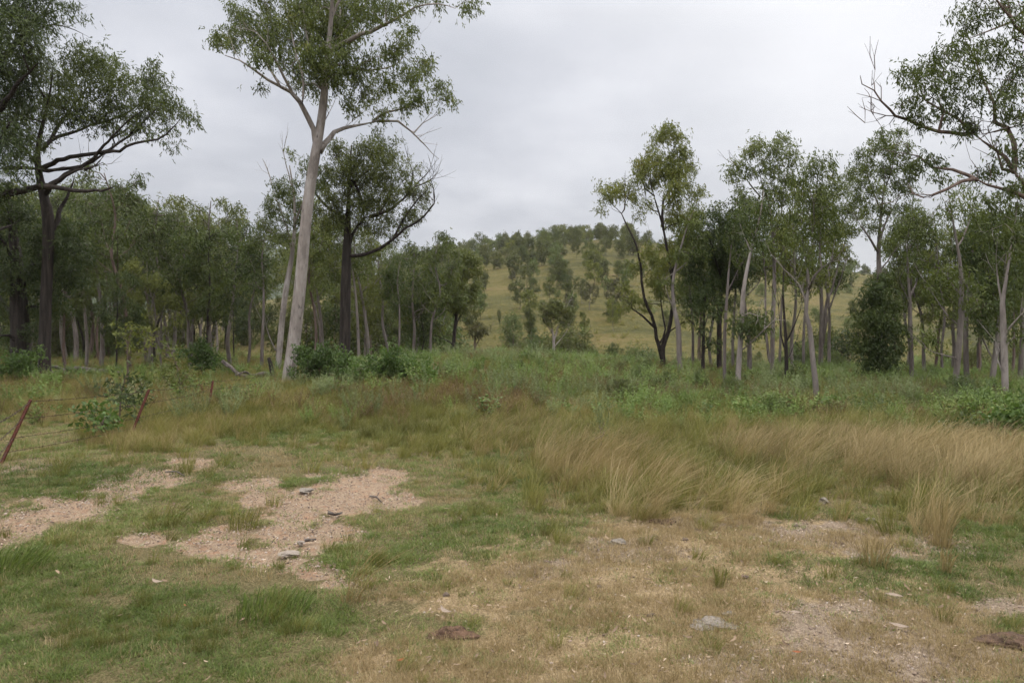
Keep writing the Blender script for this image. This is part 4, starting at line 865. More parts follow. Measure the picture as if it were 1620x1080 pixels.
# beyond the mound
G3 = 'small trees at the far side of the mound'
traced('leaning_bushland_tree', 'thin dark leaning tree at the right end of the left forest, beyond the mound', 42,
  [(715, 572, 3), (718, 540, 2.8), (722, 500, 2.5), (728, 460, 2), (735, 425, 1.4), (742, 400, 1)],
  [(1.4, [(720, 520), (732, 490), (742, 465)], .8), (1.2, [(718, 545), (700, 535), (685, 528)], -.8), (1.2, [(722, 500), (708, 490), (690, 488)], .6), (1.2, [(726, 470), (715, 450), (712, 430)], -.6)],
  [(735, 430, 12), (726, 452, 12), (745, 410, 11), (718, 480, 11), (742, 468, 10), (752, 425, 9), (738, 405, 9), (710, 440, 11), (730, 485, 9), (748, 450, 9), (705, 465, 9)], 51, 'bark_dark', 'leaf_olive', G3, L=.17, Wd=.045)
traced('burnt_top_sapling', 'small reddish brown topped sapling alone on the grass beyond the mound', 46,
  [(751, 572, 2), (751, 550, 1.8), (752, 530, 1.3), (753, 515, 1)], [(1, [(751, 548), (760, 535), (768, 522)], .3)], [(752, 514, 8), (762, 524, 7), (756, 524, 7), (745, 520, 6), (768, 520, 5)], 52, 'bark_brown', 'leaf_brown', G3, L=.17, Wd=.045)
traced('pale_stemmed_tree', 'small pale forked gum in front of the green shrubs at the hill foot', 55,
  [(876, 574, 2.4), (876, 550, 2.1), (875, 530, 1.8), (872, 512, 1.3), (870, 495, .9)],
  [(1.4, [(876, 540), (882, 520), (888, 505), (892, 492)], .6), (1.2, [(875, 528), (866, 515), (860, 502)], -.6), (.9, [(877, 548), (888, 535), (896, 526)], .3)],
  [(870, 486, 12), (888, 486, 11), (860, 498, 8), (898, 498, 8), (878, 476, 9), (880, 500, 8), (903, 488, 6), (868, 508, 6), (860, 482, 7), (892, 512, 5)], 53, 'bark_pale', 'leaf_hill', G3, L=.2, Wd=.06, n_leaf=26)
# bushes and saplings near the fence
G4 = 'green bushes at the foot of the mound'
def bush(name, label, D, cl, seed, leaf='leaf_bush', L=.10, Wd=.045, group=None, n_leaf=38, cat='bush', base=None, tdens=34, **kw):
    px = base if base else sum(c[0] for c in cl) / len(cl)
    k = D / F; g0 = GP(px, D); g_ = rs(seed)
    limbs = [[(g0 - np.array([0, 0, .1]), .03), (g0 + np.array([0, 0, .15]), .022)]]
    wd = max((max(c[0] + c[2] for c in cl) - min(c[0] - c[2] for c in cl)) * k * .5, .3)
    CL = [(W(x, y, D + g_.uniform(-.5, .5) * wd), r * k) for x, y, r in cl]
    CL += [(c + np.array([g_.uniform(-.2, .2), g_.uniform(-.5, .5) * wd, -.1]), r) for c, r in CL]
    tm, cm = tree_meshes(limbs, CL, seed, g0, 'bark_brown', leaf, n_leaf, L, Wd, .11, down=.0, wind=.1, tdens=tdens, tip=.003, seg=.2, **kw)
    return add_tree(name, label, cat, g0, tm, cm, group, crown='foliage')
bush('leafy_bush', 'bright green leafy bush directly right of the tall pale gum trunk', 21, [(495, 565, 17), (515, 560, 17), (505, 583, 18), (530, 575, 16), (485, 580, 12), (545, 565, 9), (520, 592, 13), (478, 556, 8), (540, 585, 12)], 61, group=G4)
bush('leafy_bush', 'wide dark green bush behind a thin stick, right one of the two at the mound', 20.5, [(590, 578, 16), (612, 566, 15), (630, 575, 18), (648, 585, 15), (610, 592, 16), (668, 580, 13), (575, 590, 10), (622, 556, 9), (682, 590, 9), (655, 570, 9), (635, 597, 14), (565, 580, 10), (600, 604, 9)], 62, leaf='leaf_bush', group=G4, nmax=900)
bush('low_shrub', 'pale green shrub at the left edge of the paddock below the dark trunks', 24, [(15, 565, 12), (35, 572, 13), (55, 562, 11), (20, 585, 12), (48, 585, 11), (5, 580, 12)], 63)
bush('low_shrub', 'loose green shrub under the fallen log left of the tall pale gum', 26, [(320, 553, 11), (335, 562, 12), (310, 567, 11), (300, 555, 9), (325, 575, 10), (342, 572, 8), (318, 542, 6)], 64)
bush('grey_green_shrub', 'rounded grey green shrub beside the third fence post', 17.5, [(355, 622, 14), (372, 618, 14), (345, 632, 11), (385, 628, 12), (362, 636, 12)], 65, 'leaf_grey', .06, .018)
bush('grey_green_shrub', 'tall pale shrub among rusty weeds in front of the slender right gums', 13.6, [(1222, 640, 9), (1228, 655, 11), (1215, 658, 9), (1234, 645, 8), (1222, 668, 10), (1218, 630, 6)], 66, 'leaf_grey', .06, .02)
bush('grey_green_shrub', 'broad low shrub below the ivy clad tree', 14.6, [(1330, 642, 14), (1355, 636, 14), (1380, 640, 15), (1345, 655, 14), (1370, 658, 14), (1400, 648, 12), (1318, 655, 10), (1420, 642, 10)], 67, 'leaf_grey', .07, .022, nmax=800)
bush('creeper_bush', 'dark glossy creeper covered bush at the right edge of the photo', 10.8, [(1590, 668, 14), (1610, 655, 14), (1570, 680, 12), (1610, 690, 16), (1585, 700, 14), (1625, 670, 16), (1558, 695, 9), (1640, 690, 18)], 68, 'leaf_bush', .09, .05, nmax=800)
bush('low_shrub', 'bluish leafy shrub between the tan grass and the right edge bush', 11.2, [(1520, 672, 9), (1535, 680, 10), (1512, 688, 9), (1545, 690, 9), (1528, 698, 9)], 69, 'leaf_dark', .08, .03)
bush('grey_green_shrub', 'small grey green shrub on the mound above the left tan grass', 15, [(968, 645, 7), (976, 650, 8), (962, 656, 7), (972, 662, 6)], 70, 'leaf_grey', .06, .02)
bush('low_shrub', 'dark low shrub in the weeds around the dark multi stemmed trees', 22, [(1110, 610, 10), (1125, 615, 9), (1095, 616, 8), (1180, 604, 9), (1195, 598, 9), (1150, 612, 7)], 71, 'leaf_dark', .08, .03)
bush('grey_green_shrub', 'pale shrub at the foot of the charred gum trunk', 16.3, [(1180, 632, 10), (1165, 640, 9), (1192, 640, 8), (1150, 640, 8), (1178, 648, 8)], 72, 'leaf_grey', .07, .022)
bush('low_shrub', 'green shrub beneath the twin stemmed gum', 23, [(1240, 592, 11), (1258, 585, 12), (1225, 600, 8), (1255, 602, 11), (1275, 590, 10), (1280, 605, 9)], 73, 'leaf_dark', .08, .03)
def sapling(name, label, D, stem, cl, seed, leaf, L, Wd, n_leaf, **kw):
    return traced(name, label, D, stem, [], cl, seed, 'bark_brown', leaf, None, .5, 1.1, n_leaf, L, Wd, .09, 'sapling', down=.25, tdens=60, tip=.003, seg=.15, **kw)
sapling('broad_leaf_sapling', 'low sapling with broad pale green leaves between the first two fence posts', 11, [(165, 688, 1.4), (160, 672, 1.2), (155, 655, 1)],
  [(140, 652, 9), (158, 645, 10), (172, 652, 9), (150, 662, 10), (165, 668, 8), (128, 646, 6), (180, 662, 6), (155, 678, 7), (170, 680, 6)], 81, 'leaf_bush', .11, .050, 7, attach_z=690)
sapling('dark_leafy_sapling', 'thin dark stemmed sapling with drooping leaves just left of the second fence post', 12.5, [(185, 680, 1.6), (190, 650, 1.4), (192, 620, 1.3), (201, 590, 1)],
  [(205, 612, 10), (195, 628, 10), (215, 620, 8), (205, 638, 9), (185, 622, 7), (222, 605, 7), (200, 598, 7), (212, 645, 7), (180, 612, 5)], 82, 'leaf_dark', .13, .032, 10, attach_z=660)
sapling('reddish_tip_sapling', 'upright sapling with reddish new leaves in front of the forest, left of the middle', 20, [(203, 600, 1.6), (202, 570, 1.4), (203, 545, 1.2), (208, 522, .9)],
  [(205, 520, 10), (220, 530, 10), (192, 535, 9), (228, 518, 8), (210, 545, 9), (198, 558, 8), (222, 552, 8), (235, 535, 6), (188, 520, 5)], 83, 'leaf_olive', .12, .032, 12, attach_z=585)
sapling('leafy_sapling', 'bright sapling with hanging leaves above the third fence post', 17, [(285, 640, 1.6), (284, 610, 1.4), (280, 580, 1.2), (270, 555, .8)],
  [(268, 552, 8), (262, 565, 8), (280, 570, 9), (292, 582, 9), (275, 588, 9), (300, 592, 9), (288, 602, 9), (260, 590, 8), (252, 580, 7), (305, 604, 6), (268, 604, 8), (262, 545, 5)], 84, 'leaf_gum', .13, .030, 13, attach_z=625)
sapling('small_forb', 'single thin weed stalk standing in the short grass left of the tan grass', 7.6, [(734, 822, 1), (735, 800, .9), (736, 775, .7)],
  [(735, 780, 6), (738, 770, 5), (731, 792, 5), (738, 800, 4)], 85, 'leaf_grey', .03, .008, 9, attach_z=815)
sapling('stick_sapling', 'thin bare stick rising in front of the dark green bush', 23.5, [(587, 600, 1), (587, 575, .9), (587, 548, .8), (586, 530, .6)], [(587, 532, 3), (590, 560, 2)], 86, 'leaf_dark', .06, .02, 4, attach_z=560)
sapling('grey_forb', 'tall pale weed sprig rising out of the tan grass', 9.6, [(952, 712, 1), (951, 690, .8), (948, 672, .6)], [(949, 676, 5), (954, 686, 4), (945, 690, 4)], 87, 'leaf_grey', .04, .012, 8, attach_z=705)
# ------------------------------------------------------------------ repeated trees: prototypes, then copies
def proto_tree(seed, h, kind):
    g_ = rs(seed); base = np.zeros(3); lim = []; CL = []
    lean = g_.uniform(-.10, .12) * h; ly = g_.uniform(-.08, .08) * h; r0 = h * g_.uniform(.0075, .0125)
    n = 6
    tr = [(np.array([lean * (t ** 1.3) + (g_.normal(0, .012 * h) if 0 < t else 0), ly * t + (g_.normal(0, .012 * h) if 0 < t else 0), -.2 + (h * .93 + .2) * t]), r0 * (1.15 - .95 * t)) for t in np.linspace(0, 1, n)]
    lim.append(tr)
    def at(t):
        k = t * (n - 1); i_ = min(int(k), n - 2); return tr[i_][0] * (1 - (k - i_)) + tr[i_ + 1][0] * (k - i_)
    if kind == 'gum': lo, cnt, wid, cr = .50, 22, .21, .052
    elif kind == 'thin': lo, cnt, wid, cr = .58, 14, .14, .050
    elif kind == 'dense': lo, cnt, wid, cr = .38, 30, .22, .056
    elif kind == 'hill': lo, cnt, wid, cr = .36, 15, .30, .105
    elif kind == 'hilldense': lo, cnt, wid, cr = .20, 22, .32, .12
    elif kind == 'cone': lo, cnt, wid, cr = .10, 26, .22, .10
    elif kind == 'shrub': lo, cnt, wid, cr = .12, 26, .60, .20
    elif kind == 'bare': lo, cnt, wid, cr = .45, 0, .2, .06
    nl = 6 if kind in ('gum', 'dense') else 4
    for q in range(nl if kind != 'shrub' else 0):
        t = g_.uniform(lo * .75, .85); a = g_.uniform(0, 6.283); p = at(t); rr = h * wid * g_.uniform(.5, 1) * (1.15 - .6 * t)
        e = p + np.array([math.cos(a) * rr, math.sin(a) * rr, h * g_.uniform(.08, .20)]); mid = (p + e) / 2 + np.array([math.cos(a) * rr * .15, math.sin(a) * rr * .15, -h * .01])
        lim.append([(p, r0 * .42 * (1.1 - t)), (mid, r0 * .32 * (1.1 - t)), (e, r0 * .15)])
        if kind != 'bare': CL.append((e, h * cr * g_.uniform(.8, 1.3)))
    for q in range(cnt):
        t = lo + (1.0 - lo) * (q + g_.uniform(0, 1)) / cnt
        if kind == 'cone': prof = (1.05 - t) * 1.2
        elif kind == 'shrub': prof = math.sqrt(max(.05, 1 - (t) ** 2))
        else: prof = math.sin(math.pi * min(1, (t - lo * .7) / (1.12 - lo * .7))) ** .6
        a = g_.uniform(0, 6.283); rr = h * wid * prof * math.sqrt(g_.uniform(.05, 1))
        c = at(min(t, .97)) + np.array([math.cos(a) * rr, math.sin(a) * rr, g_.uniform(-.02, .03) * h])
        CL.append((c, h * cr * g_.uniform(.65, 1.25)))
    return base, lim, CL
PT = {}
def make_protos(kind, n, h, bark, leaves_, **kw):
    for i in range(n):
        base, lim, CL = proto_tree(700 + hash_(kind) + i * 13, h, kind)
        lf = leaves_[i % len(leaves_)]; bk = bark[i % len(bark)]
        tm, cm = tree_meshes(lim, CL, 900 + i, base, bk, lf, attach_z=h * .25 if kind not in ('shrub', 'cone', 'hilldense') else 0.1, **kw)
        PT.setdefault(kind, []).append((tm, cm, h))
def hash_(s): return sum(ord(c) * (i + 3) for i, c in enumerate(s)) % 400
make_protos('gum', 6, 11.0, ['bark_grey', 'bark_mid', 'bark_brown'], ['leaf_gum', 'leaf_olive', 'leaf_gum'], n_leaf=20, L=.20, Wd=.055, spread=.15, tdens=24, nmax=420, seg=.5, tip=.008)
make_protos('dense', 5, 11.0, ['bark_dark', 'bark_grey'], ['leaf_dark', 'leaf_olive'], n_leaf=22, L=.20, Wd=.06, spread=.16, tdens=22, nmax=520, seg=.5, tip=.008)
make_protos('thin', 5, 11.0, ['bark_mid', 'bark_grey', 'bark_brown'], ['leaf_gum', 'leaf_dark'], n_leaf=22, L=.18, Wd=.05, spread=.2, tdens=18, nmax=280, seg=.5, tip=.008)
make_protos('hill', 7, 8.0, ['bark_grey', 'bark_dark'], ['leaf_hill', 'leaf_olive', 'leaf_hill', 'leaf_grey', 'leaf_brown'], n_leaf=12, L=.42, Wd=.17, spread=.25, tdens=5, nmax=170, seg=.8, tip=.015)
make_protos('hilldense', 5, 7.0, ['bark_dark'], ['leaf_hill', 'leaf_hill', 'leaf_olive', 'leaf_gum'], n_leaf=13, L=.42, Wd=.18, spread=.28, tdens=5, nmax=230, seg=.8, tip=.015)
make_protos('cone', 2, 6.0, ['bark_dark'], ['leaf_hill'], n_leaf=22, L=.22, Wd=.10, spread=.2, tdens=16, nmax=350, seg=.5, tip=.01, down=.2)
make_protos('shrub', 5, 3.0, ['bark_brown'], ['leaf_grey', 'leaf_hill', 'leaf_dark'], n_leaf=20, L=.14, Wd=.055, spread=.17, tdens=14, nmax=380, seg=.4, tip=.006, down=.1)
make_protos('bare', 2, 7.0, ['bark_pale'], ['leaf_hill'], n_leaf=1)
def plant(kind, i, px, D, ytop, label, name, cat='tree', group=None, rz=None, g_=rs(3), wide=1.0, x=None):
    tm, cm, h = PT[kind][i % len(PT[kind])]
    p = GP(px, D) if x is None else np.array([x, D, H1(x, D)])
    hh = max((CY - ytop) / F * D + EYE - p[2], .5)
    s = hh / (h * .98)
    return add_tree(name, label, cat, p - np.array([0, 0, .05]), tm, cm, group, g_.uniform(0, 6.28) if rz is None else rz, (s * wide, s * wide, s), 'crown' if cat == 'tree' else 'foliage')
# left forest: (px, D, ytop, kind, index, words)
GF = 'trees of the forest behind the paddock'
front = [
 (105, 34, 395, 'gum', 2, 'shaggy thick barked forest trunk right of the two dark left trunks'),
 (136, 37, 330, 'thin', 0, 'pale leaning forest trunk above the right end of the fallen log'),
 (160, 40, 300, 'thin', 1, 'slim grey forest trunk next to the pale leaning one above the log'),
 (205, 36, 262, 'gum', 5, 'reddish forked forest tree with a bright yellow green top on the left skyline'),
 (238, 42, 318, 'gum', 0, 'rounded olive topped tree left of the gap in the left skyline'),
 (300, 38, 330, 'gum', 3, 'paired pink trunked tree in the middle of the left forest front'),
 (335, 44, 306, 'dense', 1, 'highest rounded crown of the forest between the spreading gum and the tall pale gum'),
 (322, 37, 345, 'dense', 2, 'black wide branching tree at the forest front beneath the highest rounded crown'),
 (366, 40, 335, 'thin', 3, 'thin pale forest stem third to the left of the tall pale gum'),
 (392, 41, 352, 'thin', 4, 'thin pale forest stem second to the left of the tall pale gum'),
 (414, 36, 345, 'thin', 1, 'forest tree immediately left of the slender pink gum'),
 (494, 36, 330, 'thin', 2, 'thin stem seen just right of the tall pale gum trunk'),
 (510, 40, 300, 'gum', 1, 'pale leaning trunk pair above the bright green bush'),
 (568, 36, 330, 'thin', 0, 'white trunk right of the dark branching tree'),
 (582, 39, 345, 'gum', 4, 'second white trunk right of the dark branching tree, wider crown'),
 (606, 42, 372, 'thin', 3, 'grey forest stem above the left part of the dark green bush'),
 (630, 38, 395, 'thin', 1, 'crooked white stem above the top of the dark green bush'),
 (655, 44, 372, 'gum', 0, 'feathery crowned tree in the gap right of the bare branches'),
 (680, 40, 360, 'gum', 3, 'airy topped tree nearest the hill on the left forest skyline'),
 (664, 46, 410, 'dense', 0, 'dark low crowned tree at the right end of the forest'),
 (255, 35, 405, 'dense', 3, 'dark bushy tree below the gap in the left skyline'),
 (182, 33, 420, 'dense', 4, 'dark bushy forest tree behind the reddish tip sapling'),
 (60, 33, 330, 'dense', 0, 'dense tree filling the space under the long low limbs at left'),
 (-10, 32, 330, 'dense', 1, 'dense tree at the left edge behind the black trunk'),
]
for k_, (px, D, yt, kd, i_, lb) in enumerate(front):
    plant(kd, i_, px, D, yt, lb, 'forest_tree', group=GF, rz=k_ * 2.1)
g_ = rs(77)
FL = 'dim grey trunked gum standing deep in the forest behind the paddock, among many alike'
GD = 'gums deep in the left forest'
sky_px = [-80, 0, 60, 130, 170, 215, 240, 290, 340, 385, 430, 520, 600, 650, 700, 720]
sky_py = [260, 260, 280, 275, 270, 262, 335, 325, 310, 350, 372, 330, 365, 365, 372, 400]
used_x = []
for q in range(96):
    D = 44 + 62 * (q / 96.0) + g_.uniform(-3, 3)
    px = g_.uniform(-90, 705) if q % 5 else g_.uniform(90, 420)
    top = np.interp(px, sky_px, sky_py) + g_.uniform(0, 115)
    if px > 620: top = max(top, 395 + (px - 620) * .25 + g_.uniform(0, 20))
    kd = ('gum', 'dense', 'thin', 'gum', 'thin')[g_.randint(0, 5)]
    plant(kd, g_.randint(0, 6), px, D, top, FL, 'forest_tree', group=GD, g_=g_, wide=1.15)
# low undergrowth trees closing the view between the trunks
for q in range(34):
    D = g_.uniform(50, 95); px = g_.uniform(-90, 690)
    plant('shrub', g_.randint(0, 5), px, D, g_.uniform(470, 520), 'dark understorey shrub between the forest trunks, among many alike', 'understorey_shrub', 'shrub', 'understorey shrubs in the left forest', g_=g_, wide=.8)
# right middle ground
GS = 'shrubs in the gully behind the right gums'
gully = [(1262, 40, 540, 1.1), (1300, 43, 522, 1.1), (1345, 40, 528, 1.1), (1322, 36, 556, 1), (1380, 38, 565, 1), (1432, 42, 575, 1), (1460, 40, 570, .9), (1240, 38, 565, .9), (1500, 44, 560, 1), (1545, 42, 548, 1.1), (1590, 40, 560, 1), (1625, 44, 540, 1.1), (1280, 33, 590, .9), (1420, 34, 596, .9), (1475, 33, 588, .9), (1560, 31, 590, .9)]
where = ['behind the twin stemmed gum', 'behind the leaning pale gum, tallest of the green mass', 'between the leaning pale gum and the ivy clad tree', 'low in front of the big green mass', 'half hidden by the ivy clad tree', 'left of the lone slender gum', 'right of the lone slender gum', 'at the left end of the green mass', 'left of the open crowned gum', 'between the open crowned and the right leaning gum', 'behind the crooked pale gum', 'behind the last trunk at the right edge', 'at the foot of the leaning pale gum', 'low beside the ivy clad tree', 'low between the lone slender gum and the open crowned gum', 'low behind the right leaning gum']
for k_, ((px, D, yt, w), wh) in enumerate(zip(gully, where)):
    plant('shrub', k_, px, D, yt, 'grey green gully shrub ' + wh, 'gully_shrub', 'shrub', GS, rz=k_ * 1.3, wide=w)
GM = 'trees and shrubs at the foot of the hill'
mid = [('cone', 0, 839, 82, 487, 1.0, 'green pointed bushy tree at the foot of the hill, left of the pale stemmed tree', 'conical_tree', 'tree'),
 ('shrub', 3, 812, 80, 497, .75, 'dark rounded shrub left of the green pointed tree', 'hillfoot_shrub', 'shrub'),
 ('shrub', 1, 905, 62, 522, 1.0, 'large soft grey green shrub right of the pale stemmed tree', 'hillfoot_shrub', 'shrub'),
 ('shrub', 0, 852, 64, 530, .9, 'grey green shrub below the green pointed tree', 'hillfoot_shrub', 'shrub'),
 ('shrub', 4, 930, 60, 540, .8, 'small soft shrub at the right end of the hill foot shrubs', 'hillfoot_shrub', 'shrub'),
 ('shrub', 1, 880, 60, 530, .9, 'soft shrub directly behind the pale stemmed tree', 'hillfoot_shrub', 'shrub'),
 ('hill', 0, 895, 110, 441, .8, 'taller hill tree above the green pointed tree', 'hillfoot_tree', 'tree'),
 ('hill', 3, 905, 100, 458, .8, 'leafy hill tree just right of and below the taller one', 'hillfoot_tree', 'tree'),
 ('hill', 1, 925, 86, 490, .7, 'dim small tree right of the pale stemmed tree', 'hillfoot_tree', 'tree'),
 ('hill', 4, 808, 130, 448, .8, 'pair of small stemmed trees on the open slope above the dark rounded shrub', 'hillfoot_tree', 'tree'),
 ('hill', 2, 790, 95, 488, .4, 'tiny lone umbrella shaped tree on the grass slope', 'hillfoot_tree', 'tree'),
 ('hill', 5, 946, 120, 455, .6, 'thin stemmed tree on the slope right of the taller hill tree', 'hillfoot_tree', 'tree'),
 ('hill', 6, 970, 88, 470, .55, 'thin reddish tree on the slope left of the forked dark gum', 'hillfoot_tree', 'tree'),
 ('bare', 0, 935, 84, 500, .8, 'grey leafless tree on the lower slope', 'bare_tree', 'tree'),
 ('bare', 1, 834, 150, 442, 1.1, 'leafless twiggy tree at the top of the open slope', 'bare_tree', 'tree'),
 ('shrub', 2, 970, 66, 545, .8, 'olive shrub beneath the thin reddish tree', 'hillfoot_shrub', 'shrub'),
 ('shrub', 0, 1000, 62, 548, .7, 'olive shrub left of the forked dark gum stems', 'hillfoot_shrub', 'shrub'),
 ('shrub', 3, 1030, 64, 560, .8, 'low grey shrub behind the forked dark gum', 'hillfoot_shrub', 'shrub'),
 ('hill', 2, 1398, 200, 420, .9, 'hill tree behind the crown of the ivy clad tree', 'hillfoot_tree', 'tree'),
 ('hilldense', 1, 1490, 110, 505, 1.0, 'dark rounded tree on the slope left of the open crowned gum', 'hillfoot_tree', 'tree'),
 ('hill', 3, 1345, 190, 408, .9, 'rounded tree on the right skyline of the hill', 'hillfoot_tree', 'tree')]
for kd, i_, px, D, yt, w, lb, nm, ct in mid:
    plant(kd, i_, px, D, yt, lb, nm, ct, GM, rz=i_ * 1.7 + .4, wide=w)
g_ = rs(91)
for q in range(26):   # gully shrubs right of centre
    D = g_.uniform(48, 75); px = g_.uniform(930, 1650)
    plant('shrub', g_.randint(0, 5), px, D, g_.uniform(552, 575), 'low scrub in the dip before the hill, among many alike', 'dip_scrub', 'shrub', 'scrub in the dip before the hill', g_=g_, wide=1.0)
LC = 'small gum in the wooded band along the hill crest, among many alike'
LS = 'scattered small tree on the open grass slope, one of many alike'
LR = 'scattered small tree on the right flank of the hill, one of many alike'
done = 0; tries = 0
pts_ = []
nb = 0
while done < 300 and tries < 14000:
    tries += 1
    D = g_.uniform(95, 322) if tries > 4500 else math.sqrt(g_.uniform(135**2, 322**2)); px = g_.uniform(600, 1640)
    x = (px - CX) / F * D; z = H1(x, D); py = CY - (z - EYE) / D * F
    band = py < np.interp(px, [600, 700, 760, 850, 960, 1000, 1100], [475, 462, 452, 438, 420, 406, 400]) and px < 1010
    crest = D > 285
    if tries < 4500 and not band: continue
    if band and nb >= 170: continue
    if band: p = 1.0
    elif px < 1010: p = 1.0
    else: p = .07 if not crest else .35
    if g_.uniform() > p: continue
    sep = 4.8 if band else 5.6
    if any((x - a) ** 2 + (D - b_) ** 2 < sep * sep for a, b_ in pts_): continue
    if not band and (770 < px < 930 and 430 < py < 560 and g_.uniform() < .15): continue
    pts_.append((x, D))
    kd = 'hilldense' if g_.uniform() < (.5 if band else .3) else 'hill'
    hh = g_.uniform(4.2, 7.5) if band else g_.uniform(2.4, 6.0)
    if band and g_.uniform() < .15: hh *= 1.35
    ytop = py - hh / D * F
    plant(kd, g_.randint(0, 7), px, D, ytop, LC if band else (LS if px < 1010 else LR), 'hill_tree', group='trees along the hill crest' if band else ('trees scattered on the open slope' if px < 1010 else 'trees on the right flank of the hill'), g_=g_, wide=g_.uniform(.65, 1.25))
    done += 1; nb += int(band)
print('hill trees', done)

g_ = rs(97); ns = 0
while ns < 150:
    D = math.sqrt(g_.uniform(90 ** 2, 315 ** 2)); px = g_.uniform(690, 1640); x = (px - CX) / F * D
    if float(vnoise(np.array([x * .05]), np.array([D * .05]), 33)[0]) < .42: continue
    if any((x - a) ** 2 + (D - b_) ** 2 < 9 for a, b_ in pts_): continue
    pts_.append((x, D)); py = CY - (H1(x, D) - EYE) / D * F
    plant('shrub', g_.randint(0, 5), px, D, py - g_.uniform(1.0, 2.8) / D * F, 'low rounded bush on the grassy hillside, one of many alike', 'hillside_bush', 'shrub', 'low bushes on the hillside', g_=g_, wide=g_.uniform(.7, 1.1)); ns += 1
GR = 'leafy gums filling the back of the right group'
for k_, (px, D, yt, kd, i_, lb) in enumerate([
  (1505, 30, 352, 'dense', 1, 'behind the open crowned gum'), (1550, 32, 322, 'gum', 0, 'behind the straight gum, tallest at the back'), (1585, 29, 340, 'dense', 3, 'behind the right leaning gum'),
  (1625, 31, 320, 'dense', 0, 'behind the last trunk at the right edge'), (1478, 34, 385, 'gum', 5, 'between the lone slender gum and the open crowned gum'), (1108, 34, 352, 'gum', 2, 'behind the bushy gum on its left side'),
  (1185, 29, 292, 'gum', 0, 'between the charred trunk and the twin stemmed gum'), (1255, 30, 288, 'gum', 1, 'above the sparse twiggy tree'), (1462, 31, 325, 'gum', 3, 'just right of the lone slender gum'), (1655, 27, 300, 'gum', 3, 'just outside the last trunk at right')]):
    plant(kd, i_, px, D, yt, 'background leafy gum ' + lb, 'background_gum', group=GR, rz=k_ * 1.9, wide=.95)

g_ = rs(123); nm_ = 0
while nm_ < 18:
    D = g_.uniform(15, 29); px = g_.uniform(560, 1640)
    if abs(px - 876) < 25: continue
    plant('shrub', g_.randint(0, 5), px, D, CY - (H1((px - CX) / F * D, D) + g_.uniform(.45, .8) - EYE) / D * F, 'low leafy shrub among the weeds on the mound, one of many alike', 'mound_shrub', 'shrub', 'low shrubs on the mound', g_=g_, wide=g_.uniform(.8, 1.3)); nm_ += 1

g_ = rs(141)
for px, D, yt in ((1095, 30, 330), (1128, 33, 345), (1160, 31, 300), (1232, 34, 320), (1272, 33, 300), (1312, 35, 330), (1412, 33, 330), (1432, 35, 350), (1492, 29, 330), (1548, 27, 360), (1600, 28, 330)):
    plant('thin', g_.randint(0, 5), px, D, yt, 'thin background stem in the right group of gums, one of several alike', 'thin_stemmed_gum', group='thin stems behind the right gums', g_=g_, wide=.8)
# ------------------------------------------------------------------ fence
M['rust'] = simple_mat('rusted_steel', (.060, .022, .016), (.155, .055, .038), 40, .85, .4)
M['wire'] = simple_mat('rusty_wire', (.035, .022, .018), (.085, .055, .045), 60, .7, .2, .3)
M['deadwood'] = bark_mat('weathered_dead_wood', [(.030, .025, .022), (.085, .070, .062), (.19, .165, .15)], .2, 6, .8)
M['stone'] = simple_mat('grey_stone', (.11, .092, .078), (.25, .22, .19), 9, .95, .8)
M['palestone'] = simple_mat('pale_stone', (.19, .155, .13), (.34, .29, .25), 12, .95, .8)
M['dung'] = simple_mat('dry_dung', (.035, .020, .013), (.12, .070, .045), 22, .95, 1.0)
M['soil'] = simple_mat('turned_soil', (.035, .022, .015), (.105, .065, .045), 20, .95, 1.0)
def picket(h, s=.024):
    """Y section steel picket with wire holes in its stem"""
    prof = []
    for a in (90, 210, 330):
        r = math.radians(a); d = np.array([math.cos(r), math.sin(r)]); n = np.array([-d[1], d[0]])
        prof += [d * .006 + n * -.0022, d * s + n * -.0022, d * s + n * .0022, d * .006 + n * .0022]
    prof = [p for p in prof]; n = len(prof); zs = [-.35, 0, h * .5, h - .04, h]; V = []
    for q, z in enumerate(zs):
        k = 1 if z < h else .82
        V += [(p[0] * k, p[1] * k, z) for p in prof]
    Fc = [[q * n + i, q * n + (i + 1) % n, (q + 1) * n + (i + 1) % n, (q + 1) * n + i] for q in range(len(zs) - 1) for i in range(n)]
    me = bpy.data.meshes.new('post'); me.from_pydata(V, [], Fc + [list(range((len(zs) - 1) * n, len(zs) * n))]); me.materials.append(M['rust']); me.update(); return me
def wire_mesh(pts, r=.0042, barb=.22, seed=0):
    P = []; g_ = rs(seed)
    for a, b_ in zip(pts[:-1], pts[1:]):
        a = np.array(a); b_ = np.array(b_); L_ = np.linalg.norm(b_ - a); n = max(4, int(L_ / .35))
        sag = .02 * L_ / 3
        for k in range(n):
            t = k / n; P.append(a + (b_ - a) * t - np.array([0, 0, 4 * sag * t * (1 - t)]))
    P.append(np.array(pts[-1])); P = np.array(P)
    Pn = [P[0]]; par = [-1]; mainf = [False]
    for i in range(1, len(P)): Pn.append(P[i]); par.append(i - 1); mainf.append(True)
    R = [r] * len(P)
    Lc = np.concatenate([[0], np.cumsum(np.linalg.norm(np.diff(P, axis=0), axis=1))]); s = .1
    while s < Lc[-1]:
        i = int(np.searchsorted(Lc, s)) - 1; t = (s - Lc[i]) / (Lc[i + 1] - Lc[i]); c = P[i] * (1 - t) + P[i + 1] * t
        for q in range(2):
            d = norm(g_.normal(0, 1, 3)) * .018
            Pn += [c - d, c + d]; par += [-1, len(Pn) - 2]; mainf += [False, True]; R += [.003, .002]
        s += barb
    v, f = tube_rings(np.array(Pn), np.array(R), np.array(par), np.array(mainf))
    return v, f
fence = thing('wire_fence', 'sagging barbed wire fence on leaning rusty pickets running to the tall pale gum', 'fence', (0, 0, 0))
